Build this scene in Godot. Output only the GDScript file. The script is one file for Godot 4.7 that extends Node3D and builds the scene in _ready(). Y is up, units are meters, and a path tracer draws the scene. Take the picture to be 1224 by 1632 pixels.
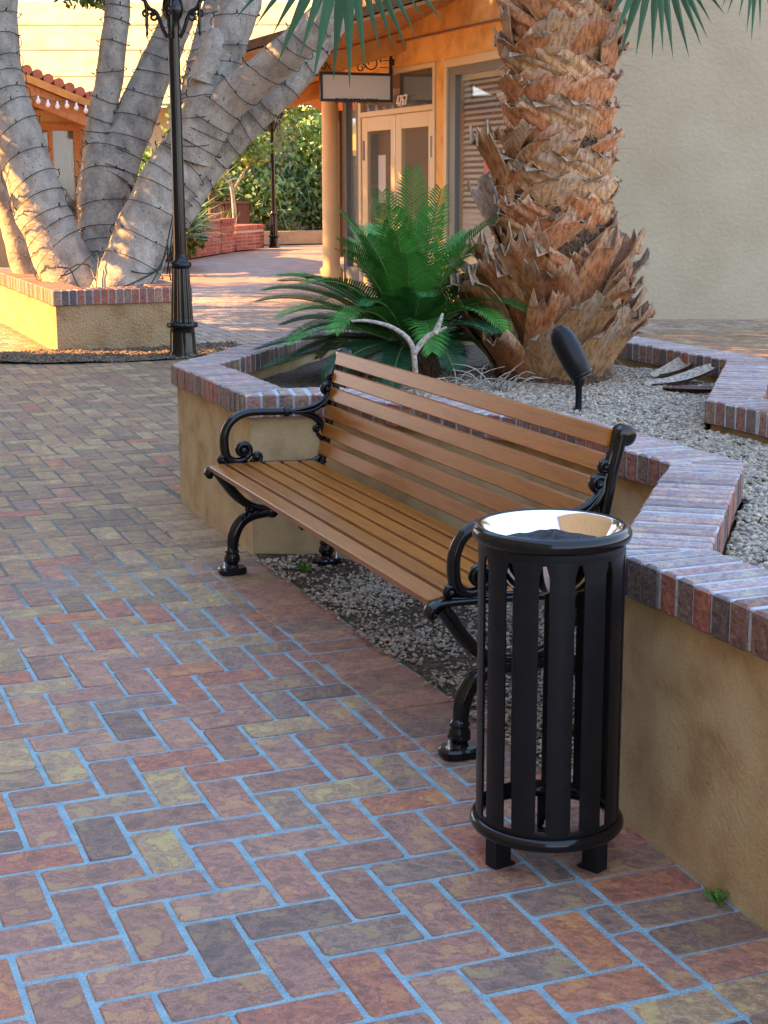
extends Node3D
# A courtyard with herringbone brick paving, a bench in a planter niche, an ash receptacle, palms and shops behind.

# ---------------------------------------------------------------- mesh builder
class MB:
	var v := PackedVector3Array()
	var n := PackedVector3Array()
	var c := PackedColorArray()
	var ix := PackedInt32Array()
	var col := Color.WHITE

	func tri(a: Vector3, b: Vector3, d: Vector3) -> void:
		var nn := (b - a).cross(d - a).normalized()
		var i := v.size()
		v.append(a); v.append(b); v.append(d)
		for k in 3:
			n.append(nn); c.append(col)
		ix.append(i); ix.append(i + 2); ix.append(i + 1)

	func quad(a: Vector3, b: Vector3, d: Vector3, e: Vector3) -> void:
		var nn := (d - a).cross(e - b).normalized()
		var i := v.size()
		v.append(a); v.append(b); v.append(d); v.append(e)
		for k in 4:
			n.append(nn); c.append(col)
		ix.append(i); ix.append(i + 2); ix.append(i + 1)
		ix.append(i); ix.append(i + 3); ix.append(i + 2)

	# rows of points; outward normal = (along a row) x (from row to row); smooth
	func grid(rows: Array, closed := false, cols: Array = []) -> void:
		var w: int = rows[0].size()
		var h: int = rows.size()
		var base := v.size()
		for i in h:
			for j in w:
				v.append(rows[i][j])
				n.append(Vector3.ZERO)
				c.append(cols[i][j] if cols.size() > 0 else col)
		var last := w if closed else w - 1
		for i in h - 1:
			for j in last:
				var a := base + i * w + j
				var b := base + i * w + (j + 1) % w
				var d := base + (i + 1) * w + (j + 1) % w
				var e := base + (i + 1) * w + j
				var nn := (v[d] - v[a]).cross(v[e] - v[b])
				n[a] += nn; n[b] += nn; n[d] += nn; n[e] += nn
				ix.append(a); ix.append(d); ix.append(b)
				ix.append(a); ix.append(e); ix.append(d)
		for k in range(base, v.size()):
			n[k] = n[k].normalized() if n[k].length_squared() > 1e-16 else Vector3.UP

	func fan(ring: PackedVector3Array, up: bool) -> void:
		var m := Vector3.ZERO
		for p in ring:
			m += p
		m /= ring.size()
		for j in ring.size():
			var a := ring[j]
			var b := ring[(j + 1) % ring.size()]
			if up: tri(m, a, b)
			else: tri(m, b, a)

	# a tube along points; radii per point; ref_scale squashes it along ref
	func tube(pts: Array, rads: Array, sides := 8, cap := true, ref := Vector3.ZERO, ref_scale := 1.0) -> void:
		var rows := []
		var t0: Vector3 = (pts[1] - pts[0]).normalized()
		var nn := ref
		if nn == Vector3.ZERO:
			nn = t0.cross(Vector3.UP)
			if nn.length() < 0.1: nn = t0.cross(Vector3.RIGHT)
		nn = (nn - t0 * nn.dot(t0)).normalized()
		for i in pts.size():
			var a: Vector3 = pts[maxi(i - 1, 0)]
			var b: Vector3 = pts[mini(i + 1, pts.size() - 1)]
			var t := (b - a).normalized()
			nn = (nn - t * nn.dot(t)).normalized()
			var bb := t.cross(nn)
			var row := PackedVector3Array()
			var r: float = rads[mini(i, rads.size() - 1)]
			for k in sides:
				var an := TAU * k / sides
				row.append(pts[i] + nn * (cos(an) * r * ref_scale) + bb * (sin(an) * r))
			rows.append(row)
		grid(rows, true)
		if cap:
			fan(rows[0], false)
			fan(rows[-1], true)

	# profile of (radius, height) from bottom to top of the outside
	func lathe(o: Vector3, prof: Array, segs := 24, xf := Basis(), flute := 0, depth := 0.0) -> void:
		var rows := []
		for p in prof:
			var row := PackedVector3Array()
			for k in segs:
				var an := TAU * k / segs
				var r: float = p.x
				if flute > 0: r *= 1.0 - depth * (0.5 - 0.5 * cos(an * flute))
				row.append(o + xf * Vector3(r * cos(an), p.y, -r * sin(an)))
			rows.append(row)
		grid(rows, true)

	func turned(poly: PackedVector2Array) -> PackedVector2Array:
		var s := 0.0
		for i in poly.size():
			var p := poly[i]
			var q := poly[(i + 1) % poly.size()]
			s += p.x * q.y - q.x * p.y
		if s > 0.0: poly.reverse()
		return poly

	func inset(poly: PackedVector2Array, d: float) -> PackedVector2Array:
		var out := PackedVector2Array()
		var m := poly.size()
		for i in m:
			var p := poly[i]
			var e0 := (p - poly[(i + m - 1) % m]).normalized()
			var e1 := (poly[(i + 1) % m] - p).normalized()
			var n0 := Vector2(e0.y, -e0.x)
			var n1 := Vector2(e1.y, -e1.x)
			var k := maxf(1.0 + n0.dot(n1), 0.25)
			out.append(p + (n0 + n1) * (d / k))
		return out

	# a prism on a polygon of (x, z), chamfered at top and, if asked, bottom
	func prism(poly_in: PackedVector2Array, y0: float, y1: float, bev := 0.0, bev_bottom := 0.0, xf := Transform3D(), bottom := true) -> void:
		var poly := turned(poly_in)
		var rings := []
		if bev_bottom > 0.0:
			rings.append([inset(poly, bev_bottom), y0])
			rings.append([poly, y0 + bev_bottom])
		else:
			rings.append([poly, y0])
		if bev > 0.0:
			rings.append([poly, y1 - bev])
			rings.append([inset(poly, bev), y1])
		else:
			rings.append([poly, y1])
		var pts := []
		for r in rings:
			var row := PackedVector3Array()
			for p in r[0]:
				row.append(xf * Vector3(p.x, r[1], p.y))
			pts.append(row)
		for i in pts.size() - 1:
			for j in poly.size():
				var k := (j + 1) % poly.size()
				quad(pts[i][j], pts[i][k], pts[i + 1][k], pts[i + 1][j])
		fan(pts[-1], true)
		if bottom: fan(pts[0], false)

	func box(xf: Transform3D, size: Vector3, bev := 0.0) -> void:
		var h := size * 0.5
		var poly := PackedVector2Array()
		if bev > 0.0:
			poly = PackedVector2Array([Vector2(-h.x + bev, -h.z), Vector2(h.x - bev, -h.z), Vector2(h.x, -h.z + bev), Vector2(h.x, h.z - bev), Vector2(h.x - bev, h.z), Vector2(-h.x + bev, h.z), Vector2(-h.x, h.z - bev), Vector2(-h.x, -h.z + bev)])
		else:
			poly = PackedVector2Array([Vector2(-h.x, -h.z), Vector2(h.x, -h.z), Vector2(h.x, h.z), Vector2(-h.x, h.z)])
		prism(poly, -h.y, h.y, bev, bev, xf)

	func mesh() -> ArrayMesh:
		var a := []
		a.resize(Mesh.ARRAY_MAX)
		a[Mesh.ARRAY_VERTEX] = v
		a[Mesh.ARRAY_NORMAL] = n
		a[Mesh.ARRAY_COLOR] = c
		a[Mesh.ARRAY_INDEX] = ix
		var m := ArrayMesh.new()
		m.add_surface_from_arrays(Mesh.PRIMITIVE_TRIANGLES, a)
		return m

# ---------------------------------------------------------------- scene helpers
var M := {}
var rng := RandomNumberGenerator.new()
var used := {}

func rnd(a: float, b: float) -> float:
	return rng.randf_range(a, b)

func numbered(parent: Node, called: String) -> String:
	var key := str(parent.get_instance_id()) + "/" + called
	var k: int = used.get(key, 0)
	used[key] = k + 1
	return called if k == 0 else "%s_%03d" % [called, k]

func put(called: String, mesh: Mesh, mat: Material, parent: Node = self, xf := Transform3D()) -> MeshInstance3D:
	var o := MeshInstance3D.new()
	o.name = numbered(parent, called)
	o.mesh = mesh
	o.material_override = mat
	o.transform = xf
	parent.add_child(o)
	return o

func part(called: String, mb: MB, mat: Material, parent: Node) -> MeshInstance3D:
	return put(called, mb.mesh(), mat, parent)

func thing(called: String, label: String, category: String, group := "") -> Node3D:
	var o := Node3D.new()
	o.name = numbered(self, called)
	add_child(o)
	tag(o, label, category, group)
	return o

func tag(o: Node, label: String, category: String, group := "") -> void:
	o.set_meta("label", label)
	o.set_meta("category", category)
	if group != "": o.set_meta("group", group)

func at(x: float, y: float, z: float, b := Basis()) -> Transform3D:
	return Transform3D(b, Vector3(x, y, z))

func V2(a: Array) -> PackedVector2Array:
	var p := PackedVector2Array()
	for q in a: p.append(Vector2(q[0], q[1]))
	return p

func smooth(pts: Array, per := 6) -> Array:
	# Catmull-Rom through Vector3 points
	var out := []
	for i in pts.size() - 1:
		var p0: Vector3 = pts[maxi(i - 1, 0)]
		var p1: Vector3 = pts[i]
		var p2: Vector3 = pts[i + 1]
		var p3: Vector3 = pts[mini(i + 2, pts.size() - 1)]
		for k in per:
			out.append(p1.cubic_interpolate(p2, p0, p3, float(k) / per))
	out.append(pts[-1])
	return out

func spread(vals: Array, count: int) -> Array:
	var out := []
	for i in count:
		var f := float(i) / (count - 1) * (vals.size() - 1)
		var k := mini(int(f), vals.size() - 2)
		out.append(lerpf(vals[k], vals[k + 1], f - k))
	return out

# ---------------------------------------------------------------- textures and materials
func noise(freq: float, seed_: int, oct := 4, kind := FastNoiseLite.TYPE_SIMPLEX_SMOOTH) -> FastNoiseLite:
	var f := FastNoiseLite.new()
	f.noise_type = kind
	f.frequency = freq
	f.seed = seed_
	f.fractal_octaves = oct
	return f

func bytes(f: FastNoiseLite, w: int, h: int) -> PackedByteArray:
	var im := f.get_seamless_image(w, h)
	im.convert(Image.FORMAT_L8)
	return im.get_data()

func ramp_of(stops: Array) -> PackedColorArray:
	var g := PackedColorArray()
	for i in 256:
		var x := i / 255.0
		var q := Color(stops[0][1])
		for k in stops.size() - 1:
			if x >= stops[k][0]:
				var t := clampf((x - stops[k][0]) / maxf(stops[k + 1][0] - stops[k][0], 1e-4), 0, 1)
				q = Color(stops[k][1]).lerp(stops[k + 1][1], t)
		g.append(q)
	return g

# colour of patches (ramp over the first noise) times speckle (second noise, amount)
func patches(w: int, h: int, a: FastNoiseLite, stops: Array, b: FastNoiseLite, amount: float, spots: FastNoiseLite = null, spot_from := 200, spot_color := Color(0.3, 0.28, 0.27)) -> ImageTexture:
	var da := bytes(a, w, h)
	var db := bytes(b, w, h)
	var dc := bytes(spots, w, h) if spots else PackedByteArray()
	var g := ramp_of(stops)
	var out := PackedByteArray()
	out.resize(w * h * 3)
	for i in w * h:
		var q := g[da[i]]
		if spots and dc[i] > spot_from: q = q.lerp(spot_color, minf(1.0, (dc[i] - spot_from) / 22.0))
		var s := 1.0 + amount * (db[i] / 127.5 - 1.0)
		out[i * 3] = clampi(int(q.r * s * 255.0), 0, 255)
		out[i * 3 + 1] = clampi(int(q.g * s * 255.0), 0, 255)
		out[i * 3 + 2] = clampi(int(q.b * s * 255.0), 0, 255)
	return ImageTexture.create_from_image(Image.create_from_data(w, h, false, Image.FORMAT_RGB8, out))

func relief(w: int, h: int, a: FastNoiseLite, strength: float) -> ImageTexture:
	var im := a.get_seamless_image(w, h)
	im.convert(Image.FORMAT_RGBA8)
	im.bump_map_to_normal_map(strength)
	return ImageTexture.create_from_image(im)

func mat(lin: Color, rough := 0.6, opt := {}) -> StandardMaterial3D:
	var m := StandardMaterial3D.new()
	m.albedo_color = lin.linear_to_srgb()
	m.roughness = rough
	m.metallic_specular = opt.get("spec", 0.5)
	m.metallic = opt.get("metal", 0.0)
	if opt.has("tex"):
		m.albedo_texture = opt.tex
	if opt.has("bump"):
		m.normal_enabled = true
		m.normal_texture = opt.bump
		m.normal_scale = opt.get("bump_scale", 1.0)
	if opt.has("tex") or opt.has("bump"):
		m.uv1_triplanar = true
		m.uv1_world_triplanar = opt.get("world", true)
		m.uv1_triplanar_sharpness = 6.0
		m.uv1_scale = opt.get("scale", Vector3.ONE)
		m.uv1_offset = opt.get("offset", Vector3.ZERO)
	if opt.has("coat"):
		m.clearcoat_enabled = true
		m.clearcoat = opt.coat
		m.clearcoat_roughness = opt.get("coat_rough", 0.1)
	if opt.get("vc", false): m.vertex_color_use_as_albedo = true
	if opt.has("backlight"):
		m.backlight_enabled = true
		m.backlight = opt.backlight
	if opt.get("two", true): m.cull_mode = BaseMaterial3D.CULL_DISABLED
	return m

func C(r: float, g: float, b: float) -> Color:
	return Color(r, g, b)

# ---------------------------------------------------------------- the scene
var eye := Vector3(0, 1.4, 0)

func _ready() -> void:
	rng.seed = 4711
	var cam := Camera3D.new()
	cam.name = "camera"
	cam.position = eye
	cam.rotation_order = EULER_ORDER_YXZ
	cam.rotation_degrees = Vector3(-11.9, -21.7, -0.2)
	cam.fov = 2.0 * rad_to_deg(atan(816.0 / 2480.0))
	cam.near = 0.05
	cam.far = 400.0
	add_child(cam)
	cam.current = true

	var env := Environment.new()
	env.background_mode = Environment.BG_SKY
	var sm := ProceduralSkyMaterial.new()
	sm.sky_top_color = Color(0.56, 0.68, 0.86)
	sm.sky_horizon_color = Color(0.95, 0.94, 0.91)
	sm.sky_curve = 0.16
	sm.ground_bottom_color = Color(0.35, 0.3, 0.26)
	sm.ground_horizon_color = Color(0.8, 0.78, 0.74)
	sm.sky_energy_multiplier = 1.0
	var sky := Sky.new()
	sky.sky_material = sm
	env.sky = sky
	env.background_energy_multiplier = 0.6
	env.tonemap_mode = Environment.TONE_MAPPER_LINEAR
	env.tonemap_exposure = 7.4
	env.sdfgi_enabled = true
	env.ssao_enabled = true
	env.ssil_enabled = true
	var we := WorldEnvironment.new()
	we.name = "world_environment"
	we.environment = env
	add_child(we)

	var sun := DirectionalLight3D.new()
	sun.name = "sun"
	sun.light_color = Color(1.0, 0.72, 0.4)
	sun.light_energy = 1.6
	sun.light_angular_distance = 0.5
	sun.shadow_enabled = true
	add_child(sun)
	sun.look_at_from_position(Vector3(-0.88 * 0.848, 0.53, -0.47 * 0.848) * 50.0, Vector3.ZERO)

	make_materials()
	make_ground()
	make_bench_planter()
	make_tree_planter()
	make_shop()
	make_background()
	make_unseen_shade()
	make_bench()
	make_receptacle()
	make_ficus()
	make_fan_palm()
	make_cycad()
	make_lamp_posts()
	make_spotlight()
	make_small_things()

func make_materials() -> void:
	var fine := noise(0.06, 11, 3)
	var grain := noise(0.16, 12, 2)
	var blotch := noise(0.0105, 3, 6)
	blotch.domain_warp_enabled = true
	blotch.domain_warp_amplitude = 26.0
	blotch.domain_warp_frequency = 0.012
	var paver_tex := patches(640, 640, blotch, [[0.0, Color(0.72, 0.71, 0.72)], [0.3, Color(0.79, 0.75, 0.74)], [0.34, Color(0.88, 0.82, 0.8)], [0.47, Color(0.96, 0.88, 0.84)], [0.5, Color(0.88, 0.81, 0.78)], [0.6, Color(0.8, 0.76, 0.76)], [0.63, Color(0.97, 0.89, 0.8)], [0.7, Color(1, 0.92, 0.82)], [0.74, Color(1, 0.97, 0.8)], [1.0, Color(0.98, 0.97, 0.86)]], grain, 0.15, noise(0.06, 77, 3), 236, Color(0.55, 0.5, 0.5))
	var paver_bump := relief(512, 512, noise(0.035, 21, 5), 6.0)
	M.paver = mat(C(1, 1, 1), 0.55, {"tex": paver_tex, "bump": paver_bump, "bump_scale": 0.7, "scale": Vector3(1.55, 1.55, 1.55), "vc": true, "spec": 0.5})
	M.cap_brick = mat(C(1, 1, 1), 0.62, {"tex": paver_tex, "bump": paver_bump, "bump_scale": 0.8, "scale": Vector3(2.3, 2.3, 2.3), "vc": true})
	var sand := patches(256, 256, noise(0.02, 5, 4), [[0, Color(0.8, 0.82, 0.84)], [1, Color(1, 1, 1)]], noise(0.3, 6, 2), 0.14)
	var sand_bump := relief(256, 256, noise(0.12, 7, 3), 5.0)
	M.grout = mat(C(1, 1, 1), 0.8, {"vc": true, "tex": sand, "bump": sand_bump, "bump_scale": 0.5, "scale": Vector3(2.5, 2.5, 2.5)})
	M.mortar = mat(C(0.52, 0.53, 0.54), 0.85, {"tex": sand, "bump": sand_bump, "bump_scale": 0.8, "scale": Vector3(5, 5, 5)})
	var ground_tex := patches(512, 512, noise(0.012, 31, 4), [[0, Color(0.66, 0.6, 0.55)], [0.5, Color(0.86, 0.78, 0.7)], [1, Color(1, 0.95, 0.84)]], noise(0.14, 32, 3), 0.2)
	M.ground = mat(C(0.34, 0.26, 0.2), 0.6, {"tex": ground_tex, "scale": Vector3(0.4, 0.4, 0.4)})
	var soil_tex := patches(256, 256, noise(0.04, 41, 4), [[0, Color(0.45, 0.4, 0.36)], [0.5, Color(0.8, 0.75, 0.7)], [1, Color(1, 1, 1)]], noise(0.3, 42, 2), 0.35)
	var soil_bump := relief(256, 256, noise(0.1, 43, 4), 9.0)
	M.soil = mat(C(0.13, 0.095, 0.06), 0.95, {"tex": soil_tex, "bump": soil_bump, "scale": Vector3(2.2, 2.2, 2.2)})
	M.pale_soil = mat(C(0.30, 0.25, 0.2), 0.95, {"tex": soil_tex, "bump": soil_bump, "scale": Vector3(2.2, 2.2, 2.2)})
	M.stone = mat(C(1, 1, 1), 0.85, {"vc": true})
	var stucco_tex := patches(512, 512, noise(0.008, 51, 5), [[0, Color(0.82, 0.78, 0.72)], [0.3, Color(0.92, 0.89, 0.85)], [0.55, Color(0.97, 0.95, 0.92)], [1, Color(1, 1, 0.98)]], noise(0.2, 52, 3), 0.07, noise(0.02, 53, 4), 232, Color(0.8, 0.72, 0.64))
	var stucco_bump := relief(512, 512, noise(0.085, 54, 5), 7.0)
	var plain_tex := patches(512, 512, noise(0.006, 56, 4), [[0, Color(0.93, 0.92, 0.9)], [1, Color(1, 1, 1)]], noise(0.2, 57, 3), 0.03)
	M.stucco = mat(C(0.5, 0.38, 0.215), 0.9, {"tex": stucco_tex, "bump": stucco_bump, "bump_scale": 0.13, "scale": Vector3(1.3, 1.3, 1.3), "spec": 0.3})
	M.tree_stucco = mat(C(0.40, 0.295, 0.165), 0.9, {"tex": stucco_tex, "bump": stucco_bump, "bump_scale": 0.6, "scale": Vector3(0.8, 0.8, 0.8), "spec": 0.3})
	M.beige = mat(C(0.47, 0.395, 0.265), 0.9, {"tex": plain_tex, "bump": stucco_bump, "bump_scale": 0.15, "scale": Vector3(0.35, 0.35, 0.35), "spec": 0.3})
	M.orange_wall = mat(C(0.74, 0.44, 0.16), 0.9, {"tex": stucco_tex, "bump": stucco_bump, "bump_scale": 0.3, "scale": Vector3(0.5, 0.5, 0.5), "spec": 0.3})
	M.column = mat(C(0.78, 0.54, 0.28), 0.9, {"tex": plain_tex, "scale": Vector3(0.5, 0.5, 0.5)})
	M.fascia = mat(C(0.58, 0.30, 0.085), 0.85, {"tex": stucco_tex, "scale": Vector3(0.7, 0.7, 0.7)})
	var wood_tex := patches(512, 512, noise(0.012, 61, 4), [[0, Color(0.8, 0.75, 0.7)], [0.45, Color(0.95, 0.93, 0.92)], [1, Color(1, 1, 1)]], noise(0.05, 62, 3), 0.07)
	M.wood = []
	for k in 5:
		var w: float = [1.0, 0.9, 1.06, 0.8, 0.95][k]
		M.wood.append(mat(C(0.42 * w, 0.15 * w, [0.017, 0.015, 0.02, 0.012, 0.014][k]) * 0.86, 0.3, {"tex": wood_tex, "scale": Vector3(7, 7, 0.55), "offset": Vector3(k * 0.37, k * 0.21, k * 0.3), "spec": 0.5}))
	M.timber = mat(C(0.46, 0.22, 0.07), 0.7, {"tex": wood_tex, "scale": Vector3(2, 2, 2)})
	M.dark_timber = mat(C(0.18, 0.09, 0.045), 0.75, {"tex": wood_tex, "scale": Vector3(2, 2, 2)})
	M.iron = mat(C(0.006, 0.0062, 0.007), 0.13, {"spec": 0.42})
	var speck := patches(256, 256, noise(0.02, 71, 3), [[0, Color(0.8, 0.8, 0.8)], [1, Color(1, 1, 1)]], noise(0.4, 72, 1), 0.1, noise(0.14, 73, 2), 225, Color(1, 1, 1))
	M.satin = mat(C(0.010, 0.010, 0.0115), 0.36, {"tex": speck, "scale": Vector3(4, 4, 4), "spec": 0.34})
	M.steel = mat(C(0.86, 0.85, 0.82), 0.1, {"metal": 1.0})
	M.zinc = mat(C(0.6, 0.62, 0.64), 0.3, {"metal": 1.0})
	M.ash = mat(C(0.05, 0.055, 0.065), 0.95, {"tex": soil_tex, "bump": soil_bump, "scale": Vector3(6, 6, 6)})
	var bark_tex := patches(512, 512, noise(0.01, 81, 4), [[0, Color(0.72, 0.7, 0.68)], [0.4, Color(0.88, 0.87, 0.85)], [0.7, Color(0.97, 0.96, 0.94)], [1, Color(1, 0.99, 0.96)]], noise(0.1, 82, 3), 0.1, noise(0.05, 83, 2), 208, Color(0.45, 0.42, 0.4))
	var bark_bump := relief(512, 512, noise(0.03, 84, 4), 8.0)
	M.bark = mat(C(0.45, 0.415, 0.36), 0.85, {"tex": bark_tex, "bump": bark_bump, "bump_scale": 0.6, "scale": Vector3(1.1, 0.75, 1.1), "spec": 0.3})
	M.wire = mat(C(0.012, 0.022, 0.018), 0.5)
	M.bulb = mat(C(0.75, 0.75, 0.7), 0.15)
	var fibre_tex := patches(256, 256, noise(0.03, 91, 4), [[0, Color(0.6, 0.55, 0.5)], [0.5, Color(0.9, 0.87, 0.84)], [1, Color(1, 1, 1)]], noise(0.2, 92, 2), 0.16)
	M.boot = mat(C(1, 1, 1), 0.75, {"tex": fibre_tex, "bump": soil_bump, "bump_scale": 0.35, "scale": Vector3(6, 2.2, 6), "vc": true, "spec": 0.35})
	M.fibre = mat(C(0.42, 0.3, 0.17), 0.9)
	M.palm_core = mat(C(0.2, 0.125, 0.07), 0.95, {"tex": soil_tex, "bump": soil_bump, "scale": Vector3(4, 2, 4)})
	M.leaf = mat(C(1, 1, 1), 0.5, {"vc": true, "backlight": Color(0.12, 0.2, 0.05), "spec": 0.3})
	M.far_leaf = mat(C(1, 1, 1), 0.55, {"vc": true, "backlight": Color(0.3, 0.42, 0.1)})
	M.dry = mat(C(0.5, 0.46, 0.4), 0.8, {"tex": fibre_tex, "scale": Vector3(6, 6, 6)})
	M.roof_yellow = mat(C(0.62, 0.5, 0.2), 0.8, {"tex": stucco_tex, "scale": Vector3(0.3, 0.3, 0.3)})
	M.tile = mat(C(0.4, 0.14, 0.07), 0.75, {"tex": stucco_tex, "scale": Vector3(1, 1, 1)})
	M.door_paint = mat(C(0.56, 0.44, 0.25), 0.5)
	M.grey_metal = mat(C(0.14, 0.15, 0.14), 0.45)
	M.glass = mat(C(0.3, 0.36, 0.34), 0.03, {"spec": 0.6})
	M.glass.albedo_color.a = 0.12
	M.glass.transparency = BaseMaterial3D.TRANSPARENCY_ALPHA
	M.blind = mat(C(0.62, 0.66, 0.58), 0.5)
	M.inside = mat(C(0.16, 0.11, 0.07), 0.9)
	M.inside_white = mat(C(0.7, 0.7, 0.66), 0.7)
	M.dark_cloth = mat(C(0.03, 0.028, 0.03), 0.8)
	M.sign_face = mat(C(0.7, 0.71, 0.63), 0.6)
	M.sign_frame = mat(C(0.025, 0.024, 0.022), 0.5)
	M.digit = mat(C(0.75, 0.74, 0.7), 0.5)
	M.red = mat(C(0.7, 0.06, 0.04), 0.5)
	M.rust_brick = mat(C(1, 1, 1), 0.8, {"vc": true, "tex": paver_tex, "scale": Vector3(1.5, 1.5, 1.5)})
	M.brown_panel = mat(C(0.13, 0.05, 0.03), 0.6, {"tex": stucco_tex, "scale": Vector3(1, 1, 1)})
	M.awning = mat(C(0.62, 0.4, 0.06), 0.8)
	M.canvas = mat(C(0.75, 0.74, 0.7), 0.8)
	M.far_stucco = mat(C(0.55, 0.36, 0.17), 0.9, {"tex": stucco_tex, "scale": Vector3(0.5, 0.5, 0.5)})

# ---------------------------------------------------------------- ground, paving, gravel
var cam_basis := Basis()

func pixel(p: Vector3) -> Vector3:
	# where a point falls in the photograph (x, y in its pixels) and its distance; used only to pick which repeats are built singly
	if cam_basis == Basis():
		cam_basis = Basis.from_euler(Vector3(deg_to_rad(-11.9), deg_to_rad(-21.7), deg_to_rad(-0.2)), EULER_ORDER_YXZ)
	var q := cam_basis.inverse() * (p - eye)
	if q.z > -0.1: return Vector3(-9999, -9999, 9999)
	return Vector3(612.0 + 2480.0 * q.x / -q.z, 816.0 - 2480.0 * q.y / -q.z, q.length())

func in_view(p: Vector3, margin := 0.0) -> bool:
	var s := pixel(p)
	return s.x > -margin and s.x < 1224.0 + margin and s.y > -margin and s.y < 1632.0 + margin

# outer edge of the coping of the planter round the bench, and of the planter of the grey tree
var PLANTER := V2([[2.9, -8.3], [1.668, -6.74], [1.668, -5.60], [1.93, -5.54], [2.36, -4.68], [2.36, -3.735], [1.672, -2.86], [1.672, 1.2], [3.395, 1.2], [3.395, -4.76], [4.205, -5.83], [4.205, -8.3]])
var TREE_BED := V2([[2.31, -13.36], [3.52, -13.36], [3.52, -17.4], [2.31, -17.4]])
var PIT := V2([[1.70, -5.62], [1.93, -5.52], [2.36, -4.68], [2.36, -3.735], [1.70, -2.90]])
var PIT_EDGE := V2([[1.672, -5.5], [1.93, -5.52], [2.36, -4.68], [2.36, -3.735], [1.70, -2.95], [1.676, -3.2]])
var DIRT := V2([[1.0, -13.45], [1.25, -13.0], [1.7, -12.72], [2.2, -12.5], [2.9, -12.42], [3.5, -12.55], [3.9, -12.95], [3.9, -13.45]])
var BRICK := [C(0.393, 0.227, 0.157), C(0.437, 0.242, 0.162), C(0.471, 0.222, 0.121), C(0.339, 0.206, 0.140), C(0.317, 0.227, 0.166), C(0.458, 0.339, 0.191), C(0.258, 0.180, 0.133), C(0.437, 0.273, 0.187), C(0.426, 0.190, 0.121), C(0.372, 0.257, 0.166), C(0.360, 0.211, 0.145), C(0.448, 0.263, 0.178), C(0.416, 0.236, 0.166), C(0.372, 0.216, 0.149)]
var WARM := [C(0.422, 0.312, 0.164), C(0.343, 0.248, 0.139), C(0.297, 0.220, 0.130), C(0.389, 0.263, 0.149), C(0.251, 0.187, 0.119), C(0.457, 0.346, 0.189), C(0.332, 0.220, 0.134)]
var CREAM_SHEEN := [C(0.42, 0.36, 0.27), C(0.37, 0.31, 0.23), C(0.45, 0.385, 0.29), C(0.34, 0.27, 0.2)]  # far pavers, with the glancing sky and sun put into their colour

func paver_mesh(sx: float, sz: float, col: Color, variant: int) -> ArrayMesh:
	var mb := MB.new()
	mb.col = col
	var h := Vector2(sx, sz) * 0.5
	var e := [0.005, 0.008, 0.004, 0.0095, 0.003, 0.006]
	var q := PackedVector2Array()
	for k in 4:
		var s: Vector2 = [Vector2(-1, -1), Vector2(1, -1), Vector2(1, 1), Vector2(-1, 1)][k]
		var r: float = e[(k + variant) % 6]
		var cx := Vector2(s.x * (h.x - r), s.y * h.y)
		var cz := Vector2(s.x * h.x, s.y * (h.y - r))
		# a little wobble along the edges
		var w := 0.0018 * sin(variant * 2.1 + k * 1.7)
		if k % 2 == 0:
			q.append(cz + Vector2(w, 0)); q.append(cx)
		else:
			q.append(cx + Vector2(0, w)); q.append(cz)
	mb.prism(q, -0.02, 0.0, 0.0026, 0.0, Transform3D(), false)
	return mb.mesh()

func pick_brick(x: float, z: float) -> Color:
	var far := clampf((-z - 4.4) / 1.6, 0.0, 1.0)
	var pool: Array = WARM if rnd(0, 1) < far * 0.92 else BRICK
	if -z + x * 0.2 > 14.6 + rnd(-0.6, 0.6): pool = CREAM_SHEEN
	return pool[rng.randi() % pool.size()]

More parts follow.
